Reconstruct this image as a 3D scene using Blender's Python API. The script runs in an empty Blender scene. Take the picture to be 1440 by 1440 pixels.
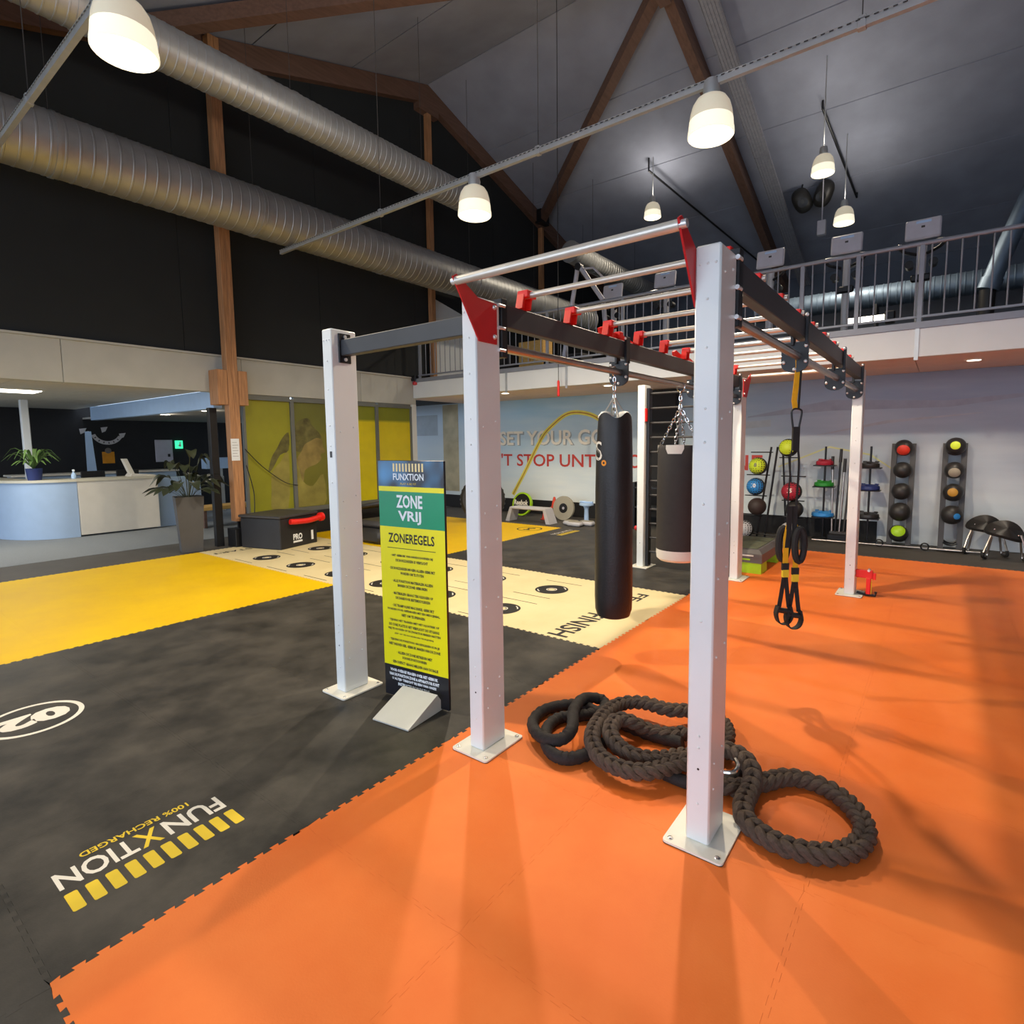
import bpy, math, random
from mathutils import Vector, Matrix
random.seed(7)
S = bpy.context.scene
COL = S.collection
PI = math.pi
# ------------------------------------------------------------------ camera
def set_camera():
    yaw, pitch, roll = math.radians(36.858), math.radians(-5.392), math.radians(-0.596)
    cy, sy, cp, sp = math.cos(yaw), math.sin(yaw), math.cos(pitch), math.sin(pitch)
    f = Vector((-sy*cp, cy*cp, sp)); r = Vector((cy, sy, 0)); u = r.cross(f)
    cr, sr = math.cos(roll), math.sin(roll)
    r2 = cr*r + sr*u; u2 = -sr*r + cr*u
    cd = bpy.data.cameras.new('camera'); co = bpy.data.objects.new('camera', cd); COL.objects.link(co)
    m = Matrix((r2, u2, -f)).transposed().to_4x4(); m.translation = Vector((1.9552, -2.2461, 1.6634))
    co.matrix_world = m
    cd.sensor_fit = 'HORIZONTAL'; cd.sensor_width = 36.0; cd.lens = 784.71/1440*36
    cd.shift_x = -17.53/1440; cd.shift_y = -22.39/1440
    cd.clip_start = 0.05; cd.clip_end = 200
    S.camera = co
set_camera()
# ------------------------------------------------------------------ world, exposure
w = bpy.data.worlds.new('world'); S.world = w; w.use_nodes = True
w.node_tree.nodes['Background'].inputs[0].default_value = (0.72, 0.83, 1.0, 1)
w.node_tree.nodes['Background'].inputs[1].default_value = 2.9
vs = S.view_settings
vs.view_transform = 'Standard'; vs.look = 'None'; vs.exposure = 0.10; vs.gamma = 1.0
vs.use_curve_mapping = False
LAMP_W = 400.0          # each pendant
# ------------------------------------------------------------------ materials
def srgb(r, g, b):
    f = lambda c: ((c/255)/12.92 if c/255 <= 0.04045 else (((c/255)+0.055)/1.055)**2.4)
    return (f(r), f(g), f(b))
MATS = {}
def mat(name, col, rough=0.6, metal=0.0, var=0.12, scale=6.0, bump=0.0, bscale=60.0, emit=None, estr=0.0, stretch=None, trans=0.0, alpha=1.0, coat=0.0):
    if name in MATS: return MATS[name]
    m = bpy.data.materials.new(name); m.use_nodes = True
    nt = m.node_tree; N = nt.nodes; L = nt.links; b = N['Principled BSDF']
    b.inputs['Roughness'].default_value = rough; b.inputs['Metallic'].default_value = metal
    b.inputs['Coat Weight'].default_value = coat
    tc = N.new('ShaderNodeTexCoord'); src = tc.outputs['Object']
    if stretch:
        mp = N.new('ShaderNodeMapping'); mp.inputs['Scale'].default_value = stretch
        L.new(src, mp.inputs[0]); src = mp.outputs[0]
    nz = N.new('ShaderNodeTexNoise'); nz.inputs['Scale'].default_value = scale; nz.inputs['Detail'].default_value = 5
    L.new(src, nz.inputs['Vector'])
    rp = N.new('ShaderNodeValToRGB')
    rp.color_ramp.elements[0].position = 0.3; rp.color_ramp.elements[1].position = 0.7
    rp.color_ramp.elements[0].color = (*[c*(1-var) for c in col], 1)
    rp.color_ramp.elements[1].color = (*[min(1, c*(1+var)) for c in col], 1)
    L.new(nz.outputs['Fac'], rp.inputs[0]); L.new(rp.outputs[0], b.inputs['Base Color'])
    if bump > 0:
        n2 = N.new('ShaderNodeTexNoise'); n2.inputs['Scale'].default_value = bscale; n2.inputs['Detail'].default_value = 3
        L.new(src, n2.inputs['Vector'])
        bp = N.new('ShaderNodeBump'); bp.inputs['Strength'].default_value = bump; bp.inputs['Distance'].default_value = 0.01
        L.new(n2.outputs['Fac'], bp.inputs['Height']); L.new(bp.outputs[0], b.inputs['Normal'])
    if emit:
        b.inputs['Emission Color'].default_value = (*emit, 1); b.inputs['Emission Strength'].default_value = estr
    if trans: b.inputs['Transmission Weight'].default_value = trans
    if alpha < 1: b.inputs['Alpha'].default_value = alpha
    MATS[name] = m
    return m
def rubber(name, c1, c2, rough=0.5, sc=1.3, bump=0.12):
    m = mat(name, c1, rough)
    nt = m.node_tree; N = nt.nodes; L = nt.links; b = N['Principled BSDF']
    for l in list(b.inputs['Base Color'].links): L.remove(l)
    tc = N.new('ShaderNodeTexCoord')
    a = N.new('ShaderNodeTexNoise'); a.inputs['Scale'].default_value = sc; a.inputs['Detail'].default_value = 9; a.inputs['Roughness'].default_value = 0.62
    d = N.new('ShaderNodeTexNoise'); d.inputs['Scale'].default_value = 140; d.inputs['Detail'].default_value = 2
    L.new(tc.outputs['Object'], a.inputs['Vector']); L.new(tc.outputs['Object'], d.inputs['Vector'])
    r = N.new('ShaderNodeValToRGB'); r.color_ramp.elements[0].position = 0.36; r.color_ramp.elements[1].position = 0.66
    r.color_ramp.elements[0].color = (*c1, 1); r.color_ramp.elements[1].color = (*c2, 1)
    L.new(a.outputs['Fac'], r.inputs[0]); L.new(r.outputs[0], b.inputs['Base Color'])
    mr = N.new('ShaderNodeMapRange'); mr.inputs['To Min'].default_value = rough-0.08; mr.inputs['To Max'].default_value = rough+0.12
    L.new(a.outputs['Fac'], mr.inputs['Value']); L.new(mr.outputs[0], b.inputs['Roughness'])
    b.inputs['Specular IOR Level'].default_value = 0.28
    bp = N.new('ShaderNodeBump'); bp.inputs['Strength'].default_value = bump; bp.inputs['Distance'].default_value = 0.004
    L.new(d.outputs['Fac'], bp.inputs['Height']); L.new(bp.outputs[0], b.inputs['Normal'])
    return m
M_ORANGE = rubber('orange_rubber', srgb(242, 118, 44), srgb(250, 134, 60), 0.56)
M_BLACKMAT = rubber('black_rubber', srgb(42, 41, 39), srgb(78, 74, 68), 0.5, 2.4)
M_YELLOW = rubber('yellow_rubber', srgb(234, 188, 0), srgb(244, 200, 0), 0.52)
M_CREAM = rubber('cream_rubber', srgb(230, 212, 162), srgb(238, 222, 174), 0.5)
M_WHITE = mat('white_powder_coat', (0.76, 0.79, 0.78), 0.33, 0, 0.03, 3)
M_PLATE = mat('white_base_plate', (0.82, 0.80, 0.70), 0.42, 0, 0.05, 9)
M_DARK = mat('anthracite_steel', (0.046, 0.050, 0.056), 0.45, 0.0, 0.1, 5)
M_BLACK = mat('black_steel', (0.012, 0.013, 0.016), 0.38, 0.2, 0.15, 8)
M_STEEL = mat('brushed_steel', (0.50, 0.46, 0.42), 0.3, 1.0, 0.08, 10)
M_RUNG = mat('rung_steel', (0.74, 0.70, 0.62), 0.36, 0.55, 0.05, 10)
M_CHROME = mat('chrome', (0.80, 0.80, 0.80), 0.18, 1.0, 0.03)
M_ZINC = mat('zinc_bolt', (0.78, 0.79, 0.80), 0.35, 0.6, 0.05)
M_RED = mat('red_powder_coat', srgb(196, 34, 38), 0.42, 0, 0.05)
M_REDP = mat('red_plastic', srgb(232, 36, 28), 0.4, 0, 0.04)
M_TIMBER = mat('timber', srgb(168, 122, 84), 0.6, 0, 0.28, 5, 0.15, 40, stretch=(8, 8, 0.6))
M_BEAM = mat('stained_beam', srgb(104, 78, 66), 0.65, 0, 0.2, 4, 0.1, 30, stretch=(6, 0.5, 6))
M_CEIL = mat('ceiling_board', srgb(144, 150, 168), 0.9, 0, 0.1, 1.6, 0.2, 25)
M_WALLD = mat('charcoal_wall', srgb(30, 34, 37), 0.85, 0, 0.08, 2)
M_BAND = mat('painted_band', srgb(180, 182, 178), 0.75, 0, 0.05, 3)
M_DUCT = mat('galvanised_duct', (0.38, 0.39, 0.40), 0.48, 0.7, 0.12, 4, 0.1, 30)
M_DUCTB = mat('blue_grey_duct', (0.12, 0.17, 0.24), 0.5, 0.6, 0.12, 4)
M_CHAN = mat('channel_steel', (0.52, 0.54, 0.55), 0.45, 0.6, 0.08, 7)
M_TRAY = mat('tray_mesh', srgb(146, 148, 158), 0.6, 0.2, 0.12, 14)
M_ROPE = mat('rope_brown', srgb(84, 68, 56), 0.8, 0, 0.22, 60, 0.6, 220)
M_ROPEB = mat('rope_black', srgb(36, 30, 28), 0.75, 0, 0.2, 50, 0.4, 160)
M_BAG = mat('black_leather', (0.016, 0.016, 0.018), 0.42, 0, 0.2, 12, 0.2, 70)
M_BAG2 = mat('brown_black_canvas', (0.030, 0.026, 0.026), 0.72, 0, 0.1, 20)
M_TRIMW = mat('white_vinyl', (0.78, 0.76, 0.70), 0.5, 0, 0.05)
M_STRAPK = mat('black_webbing', (0.014, 0.013, 0.012), 0.75, 0, 0.2, 30)
M_STRAPY = mat('yellow_webbing', srgb(236, 172, 14), 0.65, 0, 0.08, 30)
M_FLOOR = mat('dark_floor', srgb(74, 70, 64), 0.7, 0, 0.12, 3)
M_CARPET = mat('blue_grey_carpet', srgb(128, 132, 134), 0.95, 0, 0.12, 80, 0.3, 200)
M_SOFFIT = mat('soffit_tile', srgb(226, 208, 198), 0.8, 0, 0.04, 3)
M_FASCIA = mat('fascia_paint', srgb(216, 220, 222), 0.7, 0, 0.03, 2)
M_RAIL = mat('railing_paint', srgb(136, 140, 150), 0.5, 0.2, 0.06)
M_RUBK = mat('black_rubber_ball', (0.022, 0.021, 0.020), 0.45, 0, 0.15, 12, 0.1, 80)
M_GREYP = mat('grey_plastic', srgb(104, 100, 98), 0.5, 0, 0.08)
M_LIME = mat('lime_plastic', srgb(168, 214, 30), 0.45, 0, 0.05)
M_LIMEY = mat('lime_yellow', srgb(206, 226, 50), 0.5, 0, 0.05)
M_BLUE = mat('sky_blue_plastic', srgb(48, 136, 206), 0.5, 0, 0.06)
M_NAVY = mat('navy_plastic', srgb(34, 48, 104), 0.5, 0, 0.06)
M_GREEN = mat('green_plastic', srgb(34, 138, 42), 0.5, 0, 0.06)
M_CRIM = mat('crimson_plastic', srgb(170, 36, 56), 0.5, 0, 0.06)
M_LGREY = mat('light_grey_plastic', srgb(190, 188, 190), 0.5, 0, 0.05)
M_TAN = mat('tan_grey_rubber', srgb(160, 154, 136), 0.7, 0, 0.06)
M_INKW = mat('print_white', (0.82, 0.78, 0.68), 0.6, 0, 0.03)
M_INKY = mat('print_yellow', srgb(232, 200, 40), 0.6, 0, 0.05)
M_INKK = mat('print_black', (0.016, 0.015, 0.014), 0.6, 0, 0.05)
M_INKR = mat('print_red', srgb(196, 62, 52), 0.6, 0, 0.04)
M_SHELF = mat('dark_grey_steel', srgb(66, 64, 64), 0.5, 0.2, 0.1)
M_CONS = mat('console_grey', srgb(186, 184, 194), 0.5, 0.1, 0.06)
M_DESKW = mat('desk_panel', srgb(212, 206, 194), 0.5, 0, 0.03)
M_DESKB = mat('desk_daylight_blue', srgb(156, 178, 204), 0.4, 0, 0.03)  # blue of the daylight falling on the desk is put into this colour
M_LEAF = mat('dark_leaf', srgb(52, 60, 40), 0.45, 0, 0.25, 8)
M_FERN = mat('fern_leaf', srgb(92, 122, 62), 0.55, 0, 0.25, 8)
M_PLANTER = mat('slate_planter', srgb(76, 75, 76), 0.6, 0, 0.08, 4)
M_GLOW = mat('lamp_diffuser', (0.9, 0.85, 0.7), 0.4, 0, 0, emit=(1.0, 0.86, 0.62), estr=4.5)
M_SHADE = mat('acrylic_shade', (0.80, 0.74, 0.58), 0.25, 0, 0.04, emit=(1.0, 0.88, 0.64), estr=0.30)
M_RIM = mat('acrylic_rim', (0.85, 0.80, 0.66), 0.3, 0, 0.02, emit=(1.0, 0.90, 0.68), estr=0.85)
M_PANEL = mat('light_panel', (0.9, 0.9, 0.85), 0.5, 0, 0, emit=(1.0, 0.93, 0.78), estr=5.0)
M_BULK = mat('pale_blue_with_daylight', srgb(176, 204, 236), 0.7, 0, 0.03)  # white bulkhead's blue daylight mixed into colour; plain pale blue on other parts
M_RECK = mat('black_reception_wall', srgb(26, 26, 28), 0.8, 0, 0.1)
M_FRAME = mat('window_frame', srgb(112, 116, 114), 0.5, 0.3, 0.05)
M_WOOD = mat('light_wood', srgb(214, 170, 96), 0.55, 0, 0.15, 6, stretch=(1, 1, 8))
M_GREENS = mat('sign_green', srgb(0, 146, 100), 0.35, 0, 0.03)
M_YELLS = mat('sign_yellow', srgb(240, 230, 0), 0.35, 0, 0.03)
M_BOARD = mat('sign_black', (0.010, 0.010, 0.014), 0.3, 0, 0.1)
M_SIGNW = mat('sign_white', (0.82, 0.86, 0.88), 0.4, 0, 0.02)
M_EXIT = mat('exit_green', (0.02, 0.5, 0.2), 0.5, 0, 0, emit=(0.05, 0.9, 0.4), estr=1.2)
def sign_navy():
    m = mat('sign_navy', srgb(10, 28, 56), 0.25)
    nt = m.node_tree
    for n in nt.nodes:
        if n.type == 'VALTORGB':
            n.color_ramp.elements[0].color = (*srgb(6, 16, 36), 1); n.color_ramp.elements[1].color = (*srgb(70, 140, 190), 1)
            n.color_ramp.elements[0].position = 0.42; n.color_ramp.elements[1].position = 0.74
        if n.type == 'TEX_NOISE': n.inputs['Detail'].default_value = 1; n.inputs['Scale'].default_value = 5
    return m
M_NAVYS = sign_navy()
def mural():
    m = bpy.data.materials.new('mural_print'); m.use_nodes = True
    nt = m.node_tree; N = nt.nodes; L = nt.links; b = N['Principled BSDF']; b.inputs['Roughness'].default_value = 0.6
    tc = N.new('ShaderNodeTexCoord'); sp = N.new('ShaderNodeSeparateXYZ'); L.new(tc.outputs['Object'], sp.inputs[0])
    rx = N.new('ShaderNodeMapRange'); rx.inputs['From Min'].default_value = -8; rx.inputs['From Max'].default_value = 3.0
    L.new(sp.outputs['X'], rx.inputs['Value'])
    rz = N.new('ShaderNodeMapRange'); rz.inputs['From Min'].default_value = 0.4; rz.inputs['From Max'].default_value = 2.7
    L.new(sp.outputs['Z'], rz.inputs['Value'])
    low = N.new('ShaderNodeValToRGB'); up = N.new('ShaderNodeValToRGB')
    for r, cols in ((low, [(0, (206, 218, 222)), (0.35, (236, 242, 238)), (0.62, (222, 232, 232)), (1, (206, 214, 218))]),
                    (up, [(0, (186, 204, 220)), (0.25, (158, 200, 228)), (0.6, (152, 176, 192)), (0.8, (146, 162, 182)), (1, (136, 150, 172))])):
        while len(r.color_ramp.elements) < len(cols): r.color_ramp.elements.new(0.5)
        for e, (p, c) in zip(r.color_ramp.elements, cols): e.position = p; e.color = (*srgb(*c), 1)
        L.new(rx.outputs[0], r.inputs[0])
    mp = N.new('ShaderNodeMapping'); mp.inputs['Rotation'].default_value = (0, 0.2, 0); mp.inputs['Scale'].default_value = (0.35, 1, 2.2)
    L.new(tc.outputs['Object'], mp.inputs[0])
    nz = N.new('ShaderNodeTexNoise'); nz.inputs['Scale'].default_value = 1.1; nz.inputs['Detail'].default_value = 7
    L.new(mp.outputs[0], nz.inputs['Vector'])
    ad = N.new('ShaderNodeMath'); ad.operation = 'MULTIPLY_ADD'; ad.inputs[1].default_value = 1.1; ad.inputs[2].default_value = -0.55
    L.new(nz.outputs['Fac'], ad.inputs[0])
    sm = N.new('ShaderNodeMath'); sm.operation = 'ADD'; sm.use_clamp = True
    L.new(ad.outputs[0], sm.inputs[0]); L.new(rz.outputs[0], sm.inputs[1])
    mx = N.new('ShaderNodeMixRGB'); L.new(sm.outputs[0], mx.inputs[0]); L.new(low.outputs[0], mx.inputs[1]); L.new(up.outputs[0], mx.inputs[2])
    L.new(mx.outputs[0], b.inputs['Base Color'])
    return m
M_MURAL = mural()
# ------------------------------------------------------------------ mesh builder
def world_origin(o):
    v = Vector((0, 0, 0))
    while o is not None:
        v += o.location; o = o.parent
    return v
class MB:
    def __init__(s): s.v = []; s.f = []
    def add(s, vs, fs):
        n = len(s.v); s.v += [tuple(v) for v in vs]; s.f += [tuple(i+n for i in f) for f in fs]; return s
    def box(s, x0, x1, y0, y1, z0, z1, M=None):
        vs = [Vector((x, y, z)) for z in (z0, z1) for y in (y0, y1) for x in (x0, x1)]
        if M is not None: vs = [M @ v for v in vs]
        return s.add(vs, [(0, 2, 3, 1), (4, 5, 7, 6), (0, 1, 5, 4), (2, 6, 7, 3), (0, 4, 6, 2), (1, 3, 7, 5)])
    def bbox(s, x0, x1, y0, y1, z0, z1, b=0.006, M=None):      # chamfered box
        vs = []; ax = ((x0, x1), (y0, y1), (z0, z1))
        idx = {}
        for k in range(3):
            for c in range(8):
                p = []
                for a in range(3):
                    side = (c >> a) & 1
                    val = ax[a][side]
                    if a != k: val += b if side == 0 else -b
                    p.append(val)
                idx[(k, c)] = len(vs); vs.append(Vector(p))
        fs = []
        for k in range(3):
            a, d = [i for i in range(3) if i != k]
            for side in (0, 1):
                q = []
                for (sa, sd) in ((0, 0), (1, 0), (1, 1), (0, 1)):
                    q.append(idx[(k, (side << k) | (sa << a) | (sd << d))])
                fs.append(tuple(q))
        for k in range(3):      # edges parallel to k
            a, d = [i for i in range(3) if i != k]
            for sa in (0, 1):
                for sd in (0, 1):
                    c0 = (sa << a) | (sd << d); c1 = c0 | (1 << k)
                    fs.append((idx[(a, c0)], idx[(a, c1)], idx[(d, c1)], idx[(d, c0)]))
        for c in range(8): fs.append((idx[(0, c)], idx[(1, c)], idx[(2, c)]))
        if M is not None: vs = [M @ v for v in vs]
        return s.add(vs, fs)
    def ring(s, c, ax, r, n, ph=0):
        ax = Vector(ax).normalized(); t = Vector((0, 0, 1)) if abs(ax.z) < 0.9 else Vector((1, 0, 0))
        u = ax.cross(t).normalized(); v = ax.cross(u)
        return [Vector(c) + r*(math.cos(2*PI*i/n+ph)*u + math.sin(2*PI*i/n+ph)*v) for i in range(n)]
    def cyl(s, p0, p1, r, n=12, r1=None):
        p0 = Vector(p0); p1 = Vector(p1); ax = p1-p0
        a = s.ring(p0, ax, r, n); b = s.ring(p1, ax, r if r1 is None else r1, n)
        fs = [(i, (i+1) % n, n+(i+1) % n, n+i) for i in range(n)]
        fs += [tuple(range(n))[::-1], tuple(range(n, 2*n))]
        return s.add(a+b, fs)
    def tube(s, pts, r, n=8, closed=False):
        pts = [Vector(p) for p in pts]; m = len(pts); vs = []; u = None
        for i, p in enumerate(pts):
            if closed: t = pts[(i+1) % m]-pts[i-1]
            else: t = pts[min(i+1, m-1)]-pts[max(i-1, 0)]
            t.normalize()
            if u is None:
                g = Vector((0, 0, 1)) if abs(t.z) < 0.9 else Vector((1, 0, 0)); u = t.cross(g).normalized()
            u = (u - t*u.dot(t)).normalized(); v = t.cross(u)
            rr = r[i] if isinstance(r, (list, tuple)) else r
            vs += [p + rr*(math.cos(2*PI*k/n)*u + math.sin(2*PI*k/n)*v) for k in range(n)]
        fs = []
        for i in range(m if closed else m-1):
            a = i*n; b = ((i+1) % m)*n
            fs += [(a+k, a+(k+1) % n, b+(k+1) % n, b+k) for k in range(n)]
        if not closed: fs += [tuple(range(n))[::-1], tuple(range((m-1)*n, m*n))]
        return s.add(vs, fs)
    def lathe(s, prof, c=(0, 0, 0), n=20, cap=True, M=None):
        vs = []; c = Vector(c)
        for (r, z) in prof:
            for k in range(n):
                p = Vector((r*math.cos(2*PI*k/n), r*math.sin(2*PI*k/n), z))
                if M is not None: p = M @ p
                vs.append(c+p)
        fs = []
        for i in range(len(prof)-1):
            a = i*n; b = a+n
            fs += [(a+k, a+(k+1) % n, b+(k+1) % n, b+k) for k in range(n)]
        if cap: fs += [tuple(range(n))[::-1], tuple(range((len(prof)-1)*n, len(prof)*n))]
        return s.add(vs, fs)
    def sphere(s, c, r, n=16, m=10, sc=(1, 1, 1)):
        prof = []
        vs = []; c = Vector(c)
        vs.append(c+Vector((0, 0, -r*sc[2])))
        for j in range(1, m):
            a = -PI/2+PI*j/m
            for k in range(n): vs.append(c+Vector((r*sc[0]*math.cos(a)*math.cos(2*PI*k/n), r*sc[1]*math.cos(a)*math.sin(2*PI*k/n), r*sc[2]*math.sin(a))))
        vs.append(c+Vector((0, 0, r*sc[2])))
        fs = [(0, 1+(k+1) % n, 1+k) for k in range(n)]
        for j in range(m-2):
            a = 1+j*n; b = a+n
            fs += [(a+k, a+(k+1) % n, b+(k+1) % n, b+k) for k in range(n)]
        t = len(vs)-1; a = 1+(m-2)*n
        fs += [(a+k, a+(k+1) % n, t) for k in range(n)]
        return s.add(vs, fs)
    def prism(s, poly, plane, d0, d1, M=None):
        n = len(poly)
        def P(a, b, d): return Vector({'xy': (a, b, d), 'xz': (a, d, b), 'yz': (d, a, b)}[plane])
        vs = [P(a, b, d0) for a, b in poly]+[P(a, b, d1) for a, b in poly]
        if M is not None: vs = [M @ v for v in vs]
        fs = [tuple(range(n))[::-1], tuple(range(n, 2*n))]+[(i, (i+1) % n, n+(i+1) % n, n+i) for i in range(n)]
        return s.add(vs, fs)
    def quad(s, pts): return s.add(pts, [tuple(range(len(pts)))])
    def build(s, name, m, parent=None, smooth=False, local=False):
        off = Vector((0, 0, 0)) if (local or parent is None) else world_origin(parent)
        me = bpy.data.meshes.new(name)
        me.from_pydata([tuple(Vector(v)-off) for v in s.v], [], s.f); me.validate(); me.update()
        import bmesh
        bm = bmesh.new(); bm.from_mesh(me); bmesh.ops.recalc_face_normals(bm, faces=bm.faces); bm.to_mesh(me); bm.free()
        if smooth:
            for p in me.polygons: p.use_smooth = True
            try: me.set_sharp_from_angle(angle=math.radians(42))
            except Exception: pass
        me.materials.append(m)
        o = bpy.data.objects.new(name, me); COL.objects.link(o)
        if parent is not None: o.parent = parent
        return o
def centre(o, keep=None):
    """move a top-level mesh's origin to the middle of its underside"""
    vs = [v.co for v in o.data.vertices]
    c = Vector(((min(v.x for v in vs)+max(v.x for v in vs))/2, (min(v.y for v in vs)+max(v.y for v in vs))/2, min(v.z for v in vs)))
    o.data.transform(Matrix.Translation(-c)); o.location = c
    return o
def tag(o, label, cat, group=None):
    o['label'] = label; o['category'] = cat
    if group: o['group'] = group
    return o
def thing(name, label, cat, loc=(0, 0, 0), group=None):
    o = bpy.data.objects.new(name, None); COL.objects.link(o); o.location = loc; o.empty_display_size = 0.1
    return tag(o, label, cat, group)
def struct(o, label=None):
    o['kind'] = 'structure'
    if label: o['label'] = label
    return o
def sroot(name, loc=(0, 0, 0)):
    o = bpy.data.objects.new(name, None); COL.objects.link(o); o.location = loc; o['kind'] = 'structure'; return o
def dup(o, name=None, parent=None, loc=None):
    c = o.copy(); COL.objects.link(c)
    if parent is not None: c.parent = parent
    if loc is not None: c.location = loc
    return c
FONT_DG = None
def text_mesh(body, size=1.0, align='CENTER', sx=1.0, spacing=1.0, bold=0.0, res=3):
    cu = bpy.data.curves.new('t', 'FONT'); cu.body = body; cu.size = size; cu.align_x = align; cu.align_y = 'CENTER'
    cu.space_character = spacing; cu.resolution_u = res; cu.offset = bold
    ob = bpy.data.objects.new('t', cu); COL.objects.link(ob)
    dg = bpy.context.evaluated_depsgraph_get()
    me = bpy.data.meshes.new_from_object(ob.evaluated_get(dg))
    bpy.data.objects.remove(ob); bpy.data.curves.remove(cu)
    vs = [(v.co.x*sx, v.co.y) for v in me.vertices]; fs = [tuple(p.vertices) for p in me.polygons]
    bpy.data.meshes.remove(me)
    return vs, fs
def put_text(mb, body, size, o, ux, uy, width=None, height=None, **k):
    """lettering on a flat surface: o centre, ux reading direction, uy up; fitted to width/height when given"""
    vs, fs = text_mesh(body, size, **k)
    if not vs: return mb
    if width or height:
        x0 = min(v[0] for v in vs); x1 = max(v[0] for v in vs); y0 = min(v[1] for v in vs); y1 = max(v[1] for v in vs)
        fx = width/(x1-x0) if width else 1; fy = height/(y1-y0) if height else fx
        if not width: fx = fy
        vs = [((a-(x0+x1)/2)*fx, (b-(y0+y1)/2)*fy) for a, b in vs]
    o = Vector(o); ux = Vector(ux); uy = Vector(uy)
    return mb.add([o+a*ux+b*uy for a, b in vs], fs)
def catmull(pts, n=8, closed=False):
    out = []; m = len(pts); P = [Vector(p) for p in pts]
    for i in range(m if closed else m-1):
        if closed: a, b, c, d = P[i-1], P[i], P[(i+1) % m], P[(i+2) % m]
        else: a, b, c, d = P[max(i-1, 0)], P[i], P[i+1], P[min(i+2, m-1)]
        for k in range(n):
            t = k/n
            out.append(0.5*((2*b)+(c-a)*t+(2*a-5*b+4*c-d)*t*t+(3*b-a-3*c+d)*t**3))
    if not closed: out.append(P[-1])
    return out
# ================================================================== STRUCTURE
RY, RZ, SL = 7.05, 9.60, 0.32                # ridge y, ceiling height at the ridge, slope
def ceil_z(y): return RZ-SL*abs(y-RY)
XW = -7.72                                     # inner face of the gable wall
struct(MB().box(-22, 10, -12, 20, -0.30, -0.008).build('floor', M_FLOOR))
struct(MB().box(-22, -8.62, -12, 9, -0.008, -0.003).build('floor_carpet', M_CARPET))
# ceiling of boards laid across the rafters, one object per board
ceil = sroot('ceiling', (1, RY, 0))
def board(y0, y1):
    for (xa, xb) in ((XW, -2.15), (-2.15, 3.25), (3.25, 10)):
        vs = []
        for x in (xa+0.004, xb-0.004):
            for (y, t) in ((y0+0.012, 0), (y1-0.012, 0), (y1-0.012, 0.06), (y0+0.012, 0.06)): vs.append((x, y, ceil_z(y)+t))
        MB().add(vs, [(0, 1, 2, 3), (7, 6, 5, 4), (0, 4, 5, 1), (1, 5, 6, 2), (2, 6, 7, 3), (3, 7, 4, 0)]).build('ceiling_board', M_CEIL, ceil)
ys = [RY+2.0*k for k in range(6)]
for a, b in zip(ys, ys[1:]): board(a, b)
ys = [RY-2.0*k for k in range(8)]
for a, b in zip(ys, ys[1:]): board(b, a)
MB().add([(XW, y, ceil_z(y)+0.08) for y in (-8, RY, 18)]+[(10, y, ceil_z(y)+0.08) for y in (-8, RY, 18)], [(0, 1, 4, 3), (1, 2, 5, 4)]).build('roof_deck', M_WALLD, ceil)
# gable wall, in upright panels
gw = sroot('wall_left', (XW-0.1, 5, 0))
seams = [-8, -5.6, -3.15, -0.7, 1.75, 4.2, 6.62, 7.05, 9.4, 11.8, 14.2, 17]
for a, b in zip(seams, seams[1:]):
    zb = 3.05
    top = [(a+0.004, ceil_z(a)), (b-0.004, ceil_z(b))]
    MB().prism([(a+0.004, zb), (b-0.004, zb)]+top[::-1], 'yz', XW-0.12, XW).build('wall_panel', M_WALLD, gw)
bseams = [-8, -4.7, -2.25, 0.18, 2.62, 5.06, 6.56]
for a, b in zip(bseams, bseams[1:]):
    MB().bbox(XW-0.12, XW+0.02, a+0.003, b-0.003, 2.56, 3.14, 0.004).build('band_panel', M_BAND, gw)
MB().box(XW-0.05, XW+0.05, -8, 6.56, 3.14, 3.17).build('band_ledge', M_BAND, gw)
MB().prism([(7.12, 3.05), (9.4, 3.05), (9.4, 4.55), (7.12, 5.05)], 'yz', XW, XW+0.03).build('grey_panel', M_FASCIA, gw)
# rear walls
wb = sroot('wall_back', (-1, 8.55, 0))
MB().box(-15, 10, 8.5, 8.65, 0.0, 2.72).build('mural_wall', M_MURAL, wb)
MB().box(-15, 1.14, 8.475, 8.5, 0.0, 0.325).build('kick_panel', M_RECK, wb)
struct(MB().box(-12, 10, 16.6, 16.75, 3.0, 7.2).build('wall_rear', mat('slate_wall', srgb(96, 104, 118), 0.85, 0, 0.08, 2)))
struct(MB().box(9.9, 10.0, -8, 16.6, 0, 9.2).build('wall_right', mat('beige_wall', srgb(196, 178, 156), 0.8, 0, 0.05, 2)))
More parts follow.
